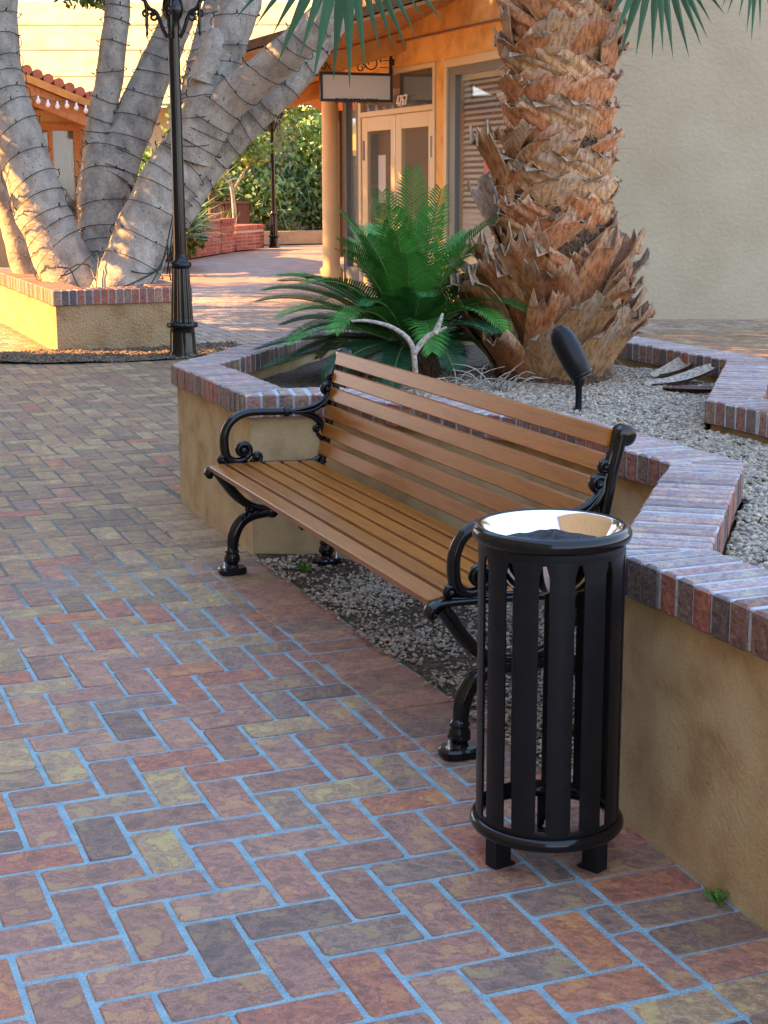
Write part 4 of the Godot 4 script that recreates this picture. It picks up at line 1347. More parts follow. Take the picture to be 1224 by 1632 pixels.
# ---------------------------------------------------------------- sago cycad
func make_cycad() -> void:
	var root := thing("cycad", "green feathery cycad growing behind the bench beside the palm", "cycad")
	var o := Vector3(2.86, 0.47, -6.84)
	var stem := MB.new()
	stem.lathe(o, [Vector2(0.14, -0.05), Vector2(0.15, 0.06), Vector2(0.12, 0.16), Vector2(0.06, 0.22), Vector2(0.005, 0.24)], 18)
	part("stem", stem, M.palm_core, root)
	var list := []
	# azimuth (0 = towards the camera, turning to the right), rise, length, droop, tone
	var view := atan2(-o.x, -o.z)
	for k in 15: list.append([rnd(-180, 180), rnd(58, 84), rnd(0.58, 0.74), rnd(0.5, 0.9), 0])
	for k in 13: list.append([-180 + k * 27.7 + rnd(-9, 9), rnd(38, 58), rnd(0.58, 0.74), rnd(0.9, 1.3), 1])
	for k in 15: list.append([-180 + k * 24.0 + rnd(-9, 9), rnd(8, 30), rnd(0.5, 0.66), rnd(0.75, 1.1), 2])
	# fronds that stand out in the photograph
	list.append_array([[-96, 36, 0.74, 0.9, 1], [-88, 44, 0.72, 1.0, 1], [-84, 10, 0.68, 0.5, 2], [-70, 2, 0.66, 0.4, 2], [-62, 38, 0.68, 1.1, 0], [-75, 52, 0.7, 1.0, 0], [-52, 24, 0.66, 0.9, 0], [-48, -4, 0.55, 0.9, 2], [4, 86, 0.82, 0.15, 0], [-20, 74, 0.78, 0.35, 0], [24, 76, 0.78, 0.35, 0], [62, 52, 0.82, 0.9, 0], [80, 34, 0.8, 0.8, 1], [40, 44, 0.66, 1.5, 0], [10, 42, 0.58, 1.8, 0], [-34, 46, 0.62, 1.6, 0]])
	for s in list:
		var mb := MB.new()
		var az := view - deg_to_rad(-s[0])
		var el := deg_to_rad(s[1])
		var l: float = s[2]
		var m := 26
		var p := o + Vector3(sin(az), 0, cos(az)) * 0.05 + Vector3(0, 0.18, 0)
		var pts := [p]
		var tang := []
		for i in m:
			var t := float(i) / m
			var e: float = el - s[3] * pow(t, 1.5)
			var d := Vector3(sin(az) * cos(e), sin(e), cos(az) * cos(e))
			tang.append(d)
			p = p + d * l / m
			pts.append(p)
		tang.append(tang[-1])
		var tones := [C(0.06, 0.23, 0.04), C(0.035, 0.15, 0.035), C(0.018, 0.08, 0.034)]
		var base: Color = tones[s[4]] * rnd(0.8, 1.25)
		mb.col = C(0.12, 0.2, 0.06)
		mb.tube(pts, spread([0.007, 0.005, 0.002], pts.size()), 5)
		var count := 46
		for k in count:
			var t := 0.14 + 0.86 * k / (count - 1.0)
			var f := t * m
			var i := mini(int(f), m - 1)
			var q: Vector3 = (pts[i] as Vector3).lerp(pts[i + 1], f - i)
			var d: Vector3 = tang[i]
			var side := d.cross(Vector3.UP)
			if side.length() < 0.15: side = Vector3(cos(az), 0, -sin(az))
			side = side.normalized()
			var up := side.cross(d).normalized()
			var ll := 0.155 * pow(sin(PI * clampf(0.1 + 0.86 * t, 0, 1)), 0.55) * rnd(0.9, 1.08)
			for sgn in [-1.0, 1.0]:
				var dir: Vector3 = (side * sgn * 0.88 + d * (0.35 + 0.5 * t) + up * 0.28).normalized()
				var w := d * 0.0055
				var a := q
				var b: Vector3 = q + dir * ll * 0.55
				var e: Vector3 = q + dir * ll + Vector3.DOWN * ll * 0.13
				mb.col = base * rnd(0.82, 1.18)
				mb.quad(a - w * 0.6, a + w * 0.6, b + w, b - w)
				mb.tri(b - w, b + w, e)
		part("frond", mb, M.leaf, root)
	# bleached dead stalks at its foot
	var dead := MB.new()
	for s in [[[2.60, 0.50, -6.15], [2.585, 0.63, -6.13], [2.57, 0.735, -6.14], [2.50, 0.80, -6.17], [2.40, 0.83, -6.2], [2.33, 0.83, -6.22]], [[2.58, 0.69, -6.13], [2.63, 0.755, -6.12], [2.68, 0.785, -6.1], [2.71, 0.80, -6.08]], [[2.665, 0.775, -6.1], [2.685, 0.82, -6.1], [2.70, 0.86, -6.1]]]:
		var pts := []
		for q in s: pts.append(Vector3(q[0], q[1], q[2]))
		var path := smooth(pts, 4)
		dead.tube(path, spread([0.014, 0.011, 0.005], path.size()), 7)
	var o2 := put("dead_branch", dead.mesh(), M.dry)
	tag(o2, "bleached forked dead branch sticking up behind the bench back", "branch")
	var straw := MB.new()
	for k in 46:
		var p := Vector3(rnd(2.72, 3.02), 0.485, rnd(-6.25, -6.0))
		var an := rnd(0, TAU)
		var l := rnd(0.1, 0.28)
		var d := Vector3(cos(an) * 0.7, rnd(0.3, 0.9), sin(an) * 0.5).normalized()
		straw.tube(smooth([p, p + d * l * 0.6, p + d * l + Vector3(cos(an) * 0.04, -0.07 * rnd(0.2, 1.4), 0)], 3), [rnd(0.002, 0.006), 0.004, 0.003, 0.003, 0.002, 0.0015, 0.001], 4)
	var o3 := put("dry_fronds", straw.mesh(), M.dry)
	tag(o3, "tangle of dry pale leaf strands between the cycad and the palm", "dead leaves")

# ---------------------------------------------------------------- shop on the right
func slab(mb: MB, x0: float, x1: float, y0: float, y1: float, z0: float, z1: float, bev := 0.0) -> void:
	mb.box(at((x0 + x1) * 0.5, (y0 + y1) * 0.5, (z0 + z1) * 0.5), Vector3(absf(x1 - x0), absf(y1 - y0), absf(z1 - z0)), bev)

func piece(called: String, mat_: Material, parent: Node, x0: float, x1: float, y0: float, y1: float, z0: float, z1: float, bev := 0.0) -> MeshInstance3D:
	var mb := MB.new()
	slab(mb, x0, x1, y0, y1, z0, z1, bev)
	return part(called, mb, mat_, parent)

func make_shop() -> void:
	var root := thing("shop_building", "tan stucco shop with glazed double doors and an orange fascia", "building")
	var X := 7.86
	var wall := MB.new()
	slab(wall, X, X + 0.25, 2.86, 3.32, -21.4, -14.75)
	slab(wall, X, X + 0.25, 0.0, 2.858, -17.98, -17.72)
	slab(wall, X, X + 0.25, 0.0, 2.858, -15.2, -14.75)
	slab(wall, X, X + 0.25, 0.0, 0.45, -17.718, -15.202)
	part("shop_wall", wall, M.orange_wall, root)
	# long plain side wall that faces the planter
	var side := MB.new()
	var d := Vector2(1.39, 0.70).normalized()
	var turn := Basis(Vector3.UP, -atan2(d.y, d.x))
	side.box(Transform3D(turn, Vector3(7.862 + d.x * 5.5 + d.y * 0.14, 2.3, -14.64 + d.y * 5.5 - d.x * 0.14)), Vector3(11.0, 4.6, 0.28))
	part("side_wall", side, M.beige, root)
	var fascia := MB.new()
	slab(fascia, X - 0.1, X - 0.002, 3.16, 4.35, -21.45, -14.9)
	part("fascia", fascia, M.fascia, root)
	piece("fascia_drip_edge", M.dark_timber, root, X - 0.115, X - 0.098, 3.15, 3.172, -21.45, -14.9)
	piece("roof", M.dark_timber, root, X - 0.35, X + 8.0, 4.352, 4.5, -21.9, -14.95)
	# room behind the glass
	var room := MB.new()
	slab(room, X + 3.4, X + 3.5, 0.0, 3.3, -21.4, -15.0)
	slab(room, X + 0.26, X + 3.4, 3.2, 3.3, -21.4, -15.0)
	slab(room, X + 0.26, X + 3.4, 0.0, 0.02, -21.4, -15.0)
	slab(room, X + 0.26, X + 3.4, 0.02, 3.2, -21.4, -21.3)
	part("interior", room, M.inside, root)
	# doors
	var fr := MB.new()
	slab(fr, X - 0.02, X + 0.1, 0.0, 2.858, -20.62, -20.53, 0.006)
	slab(fr, X - 0.02, X + 0.1, 0.0, 2.858, -18.06, -17.985, 0.006)
	slab(fr, X - 0.02, X + 0.1, 2.29, 2.36, -20.528, -18.062, 0.006)
	slab(fr, X - 0.02, X + 0.1, 2.80, 2.858, -20.528, -18.062, 0.006)
	part("door_frame", fr, M.door_paint, root)
	piece("transom_pane", M.glass, root, X + 0.03, X + 0.036, 2.36, 2.80, -20.528, -18.062)
	for leaf in [[-20.525, -19.315], [-19.305, -18.065]]:
		var z0: float = leaf[0]
		var z1: float = leaf[1]
		var mb := MB.new()
		slab(mb, X, X + 0.05, 0.01, 2.285, z0, z0 + 0.2, 0.006)
		slab(mb, X, X + 0.05, 0.01, 2.285, z1 - 0.16, z1, 0.006)
		slab(mb, X, X + 0.05, 2.10, 2.285, z0 + 0.201, z1 - 0.161, 0.004)
		slab(mb, X, X + 0.05, 0.01, 0.3, z0 + 0.201, z1 - 0.161, 0.004)
		var o := part("door", mb, M.door_paint, root)
		piece("pane", M.glass, o, X + 0.02, X + 0.026, 0.3, 2.10, z0 + 0.2, z1 - 0.16)
		var h := z0 + 0.05 if leaf[0] < -20 else z1 - 0.07
		piece("hinge", M.grey_metal, o, X - 0.012, X + 0.0, 1.72, 1.98, h, h + 0.05)
		piece("handle", M.zinc, o, X - 0.03, X - 0.012, 1.0, 1.3, (z1 - 0.1 if leaf[0] < -20 else z0 + 0.07), (z1 - 0.08 if leaf[0] < -20 else z0 + 0.09))
	piece("door_edge_strip", M.inside_white, root, X - 0.008, X + 0.0, 1.75, 2.26, -19.32, -19.30)
	# narrow side light by the column
	var sl := MB.new()
	slab(sl, X, X + 0.1, 0.0, 2.858, -20.75, -20.625)
	slab(sl, X, X + 0.1, 0.0, 2.858, -21.28, -21.15)
	slab(sl, X, X + 0.1, 0.0, 0.25, -21.15, -20.75)
	part("side_light_frame", sl, M.grey_metal, root)
	piece("side_light_pane", M.glass, root, X + 0.05, X + 0.056, 0.25, 2.858, -21.15, -20.75)
	var col := MB.new()
	col.lathe(Vector3(X - 0.14, 0, -21.42), [Vector2(0.17, 0.0), Vector2(0.17, 0.2), Vector2(0.125, 0.24), Vector2(0.122, 1.5), Vector2(0.118, 3.16), Vector2(0.002, 3.16)], 28)
	part("column", col, M.column, root)
	# window with blinds
	var wf := MB.new()
	slab(wf, X - 0.02, X + 0.1, 2.76, 2.858, -17.718, -15.202, 0.006)
	slab(wf, X - 0.02, X + 0.1, 0.45, 0.55, -17.718, -15.202, 0.006)
	slab(wf, X - 0.02, X + 0.1, 0.55, 2.76, -17.718, -17.63, 0.006)
	slab(wf, X - 0.02, X + 0.1, 0.55, 2.76, -15.28, -15.202, 0.006)
	var win := part("window_frame", wf, M.door_paint, root)
	var gf := MB.new()
	slab(gf, X + 0.01, X + 0.07, 0.551, 2.759, -17.628, -17.44)
	slab(gf, X + 0.01, X + 0.07, 2.66, 2.759, -17.44, -15.282)
	part("inner_frame", gf, M.grey_metal, win)
	piece("pane", M.glass, win, X + 0.045, X + 0.051, 0.551, 2.66, -17.438, -15.282)
	var blind := part("blind_rail", (func(): var q := MB.new(); slab(q, X + 0.09, X + 0.14, 2.6, 2.66, -17.43, -15.29); return q).call(), M.blind, root)
	var slat_mb := MB.new()
	slat_mb.box(Transform3D(), Vector3(0.045, 0.003, 2.1))
	var slat_mesh := slat_mb.mesh()
	for k in 30:
		put("blind_slat", slat_mesh, M.blind, blind, at(X + 0.115, 2.56 - k * 0.067, -16.36, Basis(Vector3(0, 0, 1), 0.85)))
	# number over the door
	var tm := TextMesh.new()
	tm.text = "4767"
	tm.font_size = 16
	tm.pixel_size = 0.0105
	tm.depth = 0.006
	var font := SystemFont.new()
	font.font_names = PackedStringArray(["Droid Sans"])
	font.font_weight = 700
	tm.font = font
	var num := put("house_number", tm, M.digit, root, at(X - 0.024, 2.445, -19.03, Basis(Vector3.UP, -PI / 2)))
	num.set_meta("label", "white house number 4767 above the double doors")
	# things inside
	var counter := thing("display_counter", "white counter inside the shop behind the right door pane", "counter")
	piece("top", M.inside_white, counter, X + 1.0, X + 1.7, 1.02, 1.08, -20.0, -18.3, 0.01)
	piece("body", M.inside_white, counter, X + 1.05, X + 1.65, 0.02, 1.02, -19.95, -18.35)
	var chair := thing("dark_jacket_display", "black garment hanging in the shop behind the right door", "garment")
	var cb := MB.new()
	cb.tube([Vector3(X + 1.9, 1.0, -20.2), Vector3(X + 1.9, 1.5, -20.2), Vector3(X + 1.9, 2.0, -20.2), Vector3(X + 1.9, 2.22, -20.2), Vector3(X + 1.9, 2.3, -20.2)], [0.34, 0.4, 0.38, 0.22, 0.08], 12)
	part("cloth", cb, M.dark_cloth, chair)
	var pole := MB.new()
	pole.tube([Vector3(X + 1.9, 0.02, -20.2), Vector3(X + 1.9, 1.1, -20.2)], [0.03, 0.03], 8)
	part("stand", pole, M.grey_metal, chair)
	var paper := piece("paper_notice", M.inside_white, self, X + 0.028, X + 0.030, 1.15, 1.78, -19.98, -19.72)
	tag(paper, "white paper notice taped inside the left door pane", "notice")
	var sticker := piece("window_sticker", M.red, self, X + 0.053, X + 0.056, 1.5, 1.72, -16.72, -16.62)
	tag(sticker, "small red sticker on the shop window beside the palm", "sticker")

	# hanging sign on a scrolled bracket
	var s := thing("hanging_sign", "blank grey sign board hanging from a scrolled iron bracket", "sign")
	var zs := -19.35
	piece("board", M.sign_face, s, 6.87, 7.80, 2.465, 2.765, zs - 0.02, zs + 0.02)
	var fm := MB.new()
	slab(fm, 6.84, 7.83, 2.765, 2.80, zs - 0.03, zs + 0.035, 0.004)
	slab(fm, 6.84, 7.83, 2.435, 2.468, zs - 0.03, zs + 0.035, 0.004)
	slab(fm, 6.84, 6.872, 2.468, 2.765, zs - 0.03, zs + 0.035, 0.004)
	slab(fm, 7.798, 7.83, 2.468, 2.765, zs - 0.03, zs + 0.035, 0.004)
	part("frame", fm, M.sign_frame, s)
	var t2 := TextMesh.new()
	t2.text = "CHIROPRACTIC"
	t2.font = font
	t2.font_size = 16
	t2.pixel_size = 0.0052
	t2.depth = 0.004
	var lettering := put("lettering", t2, M.sign_frame, s, at(7.33, 2.445, zs + 0.022))
	lettering.set_meta("label", "row of dark letters cut off at the lower edge of the sign")
	var br := MB.new()
	slab(br, 7.795, 7.835, 2.80, 3.10, zs - 0.015, zs + 0.015)
	slab(br, 7.835, 7.859, 2.9, 2.98, zs - 0.015, zs + 0.015)
	var sp := func(cx: float, cy: float, r: float, turns: float, start: float):
		var pts := []
		for k in 30:
			var t := k / 29.0
			pts.append(Vector3(cx + r * (1.0 - 0.65 * t) * cos(start + TAU * turns * t), cy + r * (1.0 - 0.65 * t) * sin(start + TAU * turns * t), zs))
		br.tube(pts, [0.0085], 6)
	sp.call(7.55, 2.93, 0.125, 1.6, 0.0)
	sp.call(7.40, 2.86, 0.06, 1.2, 0.0)
	sp.call(7.02, 2.88, 0.06, 1.4, PI)
	sp.call(6.9, 2.87, 0.055, 1.2, 0.0)
	br.tube(smooth([Vector3(6.98, 2.82, zs), Vector3(7.2, 2.90, zs), Vector3(7.38, 2.98, zs), Vector3(7.36, 3.03, zs)], 5), [0.006], 6)
	br.tube([Vector3(7.66, 2.96, zs), Vector3(7.8, 2.96, zs)], [0.005], 6)
	br.tube([Vector3(7.66, 2.87, zs), Vector3(7.8, 2.87, zs)], [0.005], 6)
	part("bracket", br, M.sign_frame, s)

# ---------------------------------------------------------------- background
func make_background() -> void:
	# building with the tiled roof behind the grey tree
	var root := thing("tile_roofed_building", "low orange stucco building with red tile roof behind the grey tree", "building")
	piece("wall", M.far_stucco, root, 0.8, 4.62, 0.0, 3.0, -32.0, -28.0)
	piece("wall_above_window", M.far_stucco, root, 4.62, 5.62, 2.45, 2.75, -32.0, -28.0)
	piece("wall_under_window", M.far_stucco, root, 4.62, 5.62, 0.0, 0.75, -32.0, -28.0)
	piece("wall_corner", M.far_stucco, root, 5.42, 5.62, 0.75, 2.45, -32.0, -28.0)
	piece("dark_room", M.inside, root, 4.62, 5.42, 0.75, 2.45, -31.9, -29.4)
	var wf := MB.new()
	for q in [[4.62, 4.72, 0.75, 2.45], [5.32, 5.42, 0.75, 2.45], [4.72, 5.32, 2.33, 2.45], [4.72, 5.32, 0.75, 0.87], [4.88, 4.95, 0.87, 2.33]]:
		slab(wf, q[0], q[1], q[2], q[3], -28.05, -27.95)
	for q in [1.35, 1.8]:
		slab(wf, 4.72, 4.88, q, q + 0.05, -28.03, -27.97)
	var win := part("window", wf, M.timber, root)
	piece("pane", M.glass, win, 4.72, 5.32, 0.87, 2.33, -28.01, -28.0)
	var slope := atan2(-0.62, 1.6)
	var roof := MB.new()
	roof.box(at(3.75, 3.42, -29.7, Basis(Vector3(0, 0, 1), slope)), Vector3(4.6, 0.12, 5.0))
	var rf := part("roof", roof, M.fascia, root)
	var beam := MB.new()
	beam.box(at(3.78, 3.17, -27.35, Basis(Vector3(0, 0, 1), slope)), Vector3(4.5, 0.3, 0.16), 0.01)
	part("rafter_beam", beam, M.timber, root)
	var beam2 := MB.new()
	beam2.box(at(3.6, 2.86, -27.75, Basis(Vector3(0, 0, 1), -0.05)), Vector3(4.3, 0.28, 0.3), 0.01)
	part("lintel", beam2, M.dark_timber, root)
	for k in 24:  # barrel tiles along the edge
		var t := MB.new()
		var p := Vector3(2.0 + k * 0.175, 3.56 + (2.0 + k * 0.175 - 3.75) * tan(slope), -27.3)
		t.tube([p + Vector3(0, 0, 0.08), p + Vector3(0, 0.02, -2.4), p + Vector3(0, 0.03, -4.8)], [0.085, 0.08, 0.08], 10)
		part("roof_tile", t, M.tile, rf)
	# festoon of bulbs along its beam
	var fest := MB.new()
	var wire := []
	for k in 40:
		var f := k / 39.0
		wire.append(Vector3(4.05 + 1.55 * f, 2.93 - 0.18 * f - 0.05 * absf(sin(f * 9.0)), -27.2))
	fest.tube(wire, [0.006], 5)
	var fo := put("festoon_lights", fest.mesh(), M.wire)
	tag(fo, "string of round bulbs hanging along the tile roofed building's beam", "light string")
	for k in 9:
		var p: Vector3 = wire[2 + k * 4]
		var b := MB.new()
		b.lathe(p, [Vector2(0.001, -0.13), Vector2(0.03, -0.115), Vector2(0.042, -0.085), Vector2(0.032, -0.055), Vector2(0.018, -0.04), Vector2(0.018, 0.004), Vector2(0.001, 0.006)], 10)
		part("bulb", b, M.bulb, fo)

	# building with the long yellow board roof
	var yb := thing("yellow_roofed_building", "far building with a long sunlit yellow board roof", "building")
	var along := Vector3(0.936, 0, 0.353)
	var back := Vector3(0.353, 0, -0.936)
	var e0 := Vector3(1.0, 3.42, -43.9)
	for k in 4:
		var mb := MB.new()
		var a := e0 + back * (1.3 * k) + Vector3(0, 0.776 * k, 0)
		var b := a + back * 1.34 + Vector3(0, 0.79, 0)
		var c := a + along * 20.0
		var e := b + along * 20.0
		var up := Vector3(0, 0.035, 0)
		mb.quad(a + up, c + up, e, b)
		mb.quad(a, c, c + up, a + up)
		mb.quad(b - up, e - up, c - up, a - up)
		part("roof_board", mb, M.roof_yellow, yb)
	var yw := MB.new()
	yw.box(Transform3D(Basis(along, Vector3.UP, -back), e0 + along * 10.0 + back * 3.2 + Vector3(0, -1.72, 0)), Vector3(19.0, 3.4, 4.6))
	part("wall", yw, M.beige, yb)

	# timber eave of the next building, between the tree and the shop
	var eb := thing("timber_eave_building", "building with a deep timber eave between the tree limbs and the sign", "building")
	var dirn := Vector3(0.4226, 0, -0.9063)
	var rgt := Vector3(0.9063, 0, 0.4226)
	var a0 := Vector3(6.55, 2.78, -20.96)
	for k in 34:
		var mb := MB.new()
		var p := a0 + dirn * (-3.2 + k * 0.42)
		var tilt := rgt * 0.966 + Vector3(0, 0.259, 0)
		var bs := Basis(tilt, dirn.cross(tilt) * -1.0, dirn)
		mb.box(Transform3D(bs, p + tilt * 1.5), Vector3(3.0, 0.04, 0.40), 0.006)
		part("soffit_board", mb, M.timber, eb)
	var top := MB.new()
	var tl := rgt * 0.966 + Vector3(0, 0.259, 0)
	top.box(Transform3D(Basis(tl, dirn.cross(tl) * -1.0, dirn), a0 + dirn * 3.8 + tl * 1.5 + Vector3(0, 0.09, 0)), Vector3(3.05, 0.1, 14.4))
	part("roof", top, M.dark_timber, eb)
	var bm := MB.new()
	bm.box(Transform3D(Basis(tl, dirn.cross(tl) * -1.0, dirn), a0 + dirn * -1.2 + tl * 1.45 + Vector3(0, -0.15, 0)), Vector3(2.8, 0.24, 0.16), 0.01)
	part("beam", bm, M.fascia, eb)
	bm = MB.new()
	bm.box(Transform3D(Basis(tl, dirn.cross(tl) * -1.0, dirn), a0 + dirn * 2.4 + tl * 1.45 + Vector3(0, -0.15, 0)), Vector3(2.8, 0.24, 0.16), 0.01)
	part("beam", bm, M.fascia, eb)
	var ew := MB.new()
	ew.box(Transform3D(Basis(rgt, Vector3.UP, -dirn), a0 + dirn * 8.0 + rgt * 3.1 + Vector3(0, -1.05, 0)), Vector3(0.2, 3.4, 12.0))
	part("wall", ew, M.far_stucco, eb)
	for k in 2:
		var post := MB.new()
		post.tube([a0 + dirn * (9.5 + k * 0.9) + Vector3(0.3, -2.8, 0), a0 + dirn * (9.5 + k * 0.9) + Vector3(0.3, 0.03, 0)], [0.06, 0.06], 10)
		part("post", post, M.sign_frame, eb)

	# stepped brick garden wall
	brick_block("garden_wall", "tallest stepped red brick garden wall beyond the lamp post", Vector2(7.45, -29.2), Vector2(9.02, -31.8), 0.82)
	brick_block("garden_wall", "lower middle step of the red brick garden wall", Vector2(9.05, -31.85), Vector2(9.6, -32.75), 0.70)
	brick_block("garden_wall", "lowest red brick planter end in front of the small pale tree", Vector2(9.66, -32.85), Vector2(10.65, -34.0), 0.53)
	# a kerb planter of hedge
	var kb := MB.new()
	slab(kb, 11.2, 15.2, 0.0, 0.3, -36.6, -36.1)
	var kerb := put("hedge_kerb", kb.mesh(), M.tree_stucco)
	tag(kerb, "low tan kerb in front of the tall hedge", "kerb")
	# brown board bin
	var bin := thing("board_screen", "dark reddish brown board screen behind the small pale tree", "screen")
	for k in 3:
		piece("panel", M.brown_panel, bin, 10.25 + k * 0.33, 10.55 + k * 0.33, 0.0, 0.95, -37.0, -36.9, 0.01)
	piece("rail", M.dark_timber, bin, 10.22, 11.24, 0.95, 1.0, -37.03, -36.87)

	# greenery
	var bright := [C(0.16, 0.26, 0.05), C(0.12, 0.22, 0.04), C(0.22, 0.3, 0.07)]
	var deep := [C(0.08, 0.16, 0.05), C(0.11, 0.2, 0.06), C(0.14, 0.22, 0.075)]
	var spots := [
		[11.9, -37.5, 1.5, 1.1, deep, "left clump of the tall dark green hedge behind the far lamp"],
		[13.2, -37.9, 1.6, 1.2, deep, "middle clump of the tall dark green hedge behind the far lamp"],
		[14.5, -37.6, 1.5, 1.1, deep, "right clump of the tall dark green hedge near the awning"],
		[10.2, -38.8, 1.9, 1.5, bright, "bright yellow green bush left of the far lamp"],
		[8.6, -36.6, 1.6, 1.2, bright, "sunlit bush behind the tallest garden wall"],
		[9.3, -33.6, 0.5, 0.5, bright, "small round bush on the lowest brick planter"],
		[11.2, -38.7, 3.3, 1.7, bright, "tall sunlit leafy shrub under the lower limb left of the awning"],
		[13.6, -38.2, 3.0, 1.6, bright, "tall pale green shrub behind the hedge"],
		[5.9, -26.3, 0.9, 0.7, deep, "dark bush between the left and middle tree stems"],
		[6.9, -27.5, 1.1, 0.8, bright, "light green bush between the middle and right tree stems"]]
	for s in spots:
		var sh := thing("bush", s[5], "bush", "bushes behind the square")
		var stem := MB.new()
		for k in 5:
			var an := k * 1.3
			stem.tube([Vector3(s[0], 0, s[1]), Vector3(s[0] + 0.3 * s[3] * cos(an), s[2] * 0.7, s[1] + 0.3 * s[3] * sin(an)), Vector3(s[0] + 0.6 * s[3] * cos(an), s[2] * 1.4, s[1] + 0.6 * s[3] * sin(an))], [0.025, 0.018, 0.008], 5)
		part("stem", stem, M.dark_timber, sh)
		var lf := MB.new()
		for k in 7:
			var an := k * 2.4
			var rr := 0.55 * sqrt(k / 7.0)
			leaf_cloud(lf, Vector3(s[0] + s[3] * rr * cos(an), s[2] * (0.55 + 0.5 * fmod(k * 0.37, 1.0)), s[1] + s[3] * rr * sin(an)), Vector3(s[3] * 0.55, s[2] * 0.5, s[3] * 0.55), 420, 0.17, s[4])
		# long upright blades
		for k in 90:
			var an := rnd(0, TAU)
			var r: float = s[3] * sqrt(rnd(0, 1))
			var p := Vector3(s[0] + r * cos(an), rnd(0.1, s[2] * 0.9), s[1] + r * sin(an))
			var d := Vector3(rnd(-0.5, 0.5), 1.0, rnd(-0.5, 0.5)).normalized() * rnd(0.4, 0.8)
			var w := Vector3(cos(an), 0, sin(an)).cross(d).normalized() * 0.015
			lf.col = (s[4][rng.randi() % 3] as Color) * rnd(0.8, 1.3)
			lf.tri(p - w, p + w, p + d)
		part("foliage", lf, M.far_leaf, sh)
	# small pale tree on the lowest planter
	var st := thing("small_tree", "small pale stemmed tree standing on the lowest brick planter", "tree")
	var sm := MB.new()
	sm.tube(smooth([Vector3(9.95, 0.4, -33.9), Vector3(9.92, 1.1, -33.9), Vector3(9.8, 1.7, -33.9), Vector3(9.55, 2.2, -33.95)], 4), [0.06, 0.055, 0.05, 0.05, 0.045, 0.04, 0.04, 0.03, 0.03, 0.03, 0.02, 0.02, 0.015], 8)
	sm.tube(smooth([Vector3(9.9, 1.2, -33.9), Vector3(10.2, 1.7, -33.9), Vector3(10.5, 2.0, -33.8)], 4), [0.04, 0.03, 0.03, 0.025, 0.02, 0.02, 0.015, 0.01, 0.01], 7)
	sm.tube(smooth([Vector3(9.86, 1.4, -33.9), Vector3(9.5, 1.75, -33.8), Vector3(9.2, 1.95, -33.8)], 4), [0.03, 0.03, 0.025, 0.02, 0.02, 0.015, 0.01, 0.01, 0.01], 7)
	part("trunk", sm, M.bark, st)
	var sl := MB.new()
	for q in [[9.5, 2.35], [10.4, 2.15], [9.2, 2.1], [9.9, 2.5]]:
		leaf_cloud(sl, Vector3(q[0], q[1], -33.9), Vector3(0.5, 0.35, 0.5), 320, 0.15, bright)
	part("crown", sl, M.far_leaf, st)
	# spiky plants between the grey stems
	for q in [[5.55, -25.0, 1.25, "spiky green plant left of the middle tree stem"], [6.35, -24.6, 1.45, "spiky green plant right of the middle tree stem"], [9.0, -32.4, 1.6, "upright spiky plant on the middle step of the garden wall"]]:
		var sp := thing("spiky_plant", q[3], "plant", "spiky plants behind the square")
		var mb := MB.new()
		var y0 := 0.62 if q[0] > 8.5 else 0.0
		mb.col = C(0.1, 0.08, 0.05)
		mb.tube([Vector3(q[0], y0, q[1]), Vector3(q[0], y0 + 0.7, q[1])], [0.07, 0.06], 8)
		for k in 110:
			var an := rnd(0, TAU)
			var el := rnd(-0.1, 1.4)
			var d := Vector3(cos(an) * cos(el), sin(el), sin(an) * cos(el))
			var p := Vector3(q[0], y0 + rnd(0.55, 0.75), q[1])
			var l: float = q[2] * rnd(0.45, 0.6)
			var w := d.cross(Vector3(0.1, 1, 0.2)).normalized() * 0.02
			mb.col = (bright[k % 3] if k % 2 else deep[k % 3]) * rnd(0.8, 1.2)
			mb.quad(p - w, p + w, p + d * l * 0.6 + w, p + d * l * 0.6 - w)
			mb.tri(p + d * l * 0.6 - w, p + d * l * 0.6 + w, p + d * l + Vector3(0, -0.08, 0))
		part("leaves", mb, M.far_leaf, sp)
	# yellow awning with white scallops
	var aw := thing("awning", "yellow awning with white scalloped edge left of the column", "awning")
	var am := MB.new()
	var W0 := Vector3(13.0, 2.2, -36.2)
	am.quad(W0, W0 + Vector3(2.4, 0, 0.9), W0 + Vector3(2.4, 0.65, 0.9) + Vector3(0.25, 0, -0.6), W0 + Vector3(0.25, 0.65, -0.6))
	am.quad(W0 + Vector3(0, -0.14, 0), W0 + Vector3(2.4, -0.14, 0.9), W0 + Vector3(2.4, 0, 0.9), W0)
	part("cloth", am, M.awning, aw)
	for k in 7:
		var sc := MB.new()
		var p := W0 + Vector3(0.3 + 2.3 * k / 6.0, 0.66, -0.55 + 0.86 * k / 6.0)
		sc.lathe(p, [Vector2(0.002, -0.16), Vector2(0.12, -0.1), Vector2(0.17, 0.02), Vector2(0.16, 0.1), Vector2(0.002, 0.12)], 12)
		part("scallop", sc, M.canvas, aw)
	for k in 2:
		var pm := MB.new()
		var p := W0 + Vector3(0.12 + 0.45 * k, 0, 0.05 + 0.16 * k)
		pm.tube([Vector3(p.x, 0, p.z), Vector3(p.x, 2.07, p.z)], [0.05, 0.05], 8)
		part("post", pm, M.sign_frame, aw)

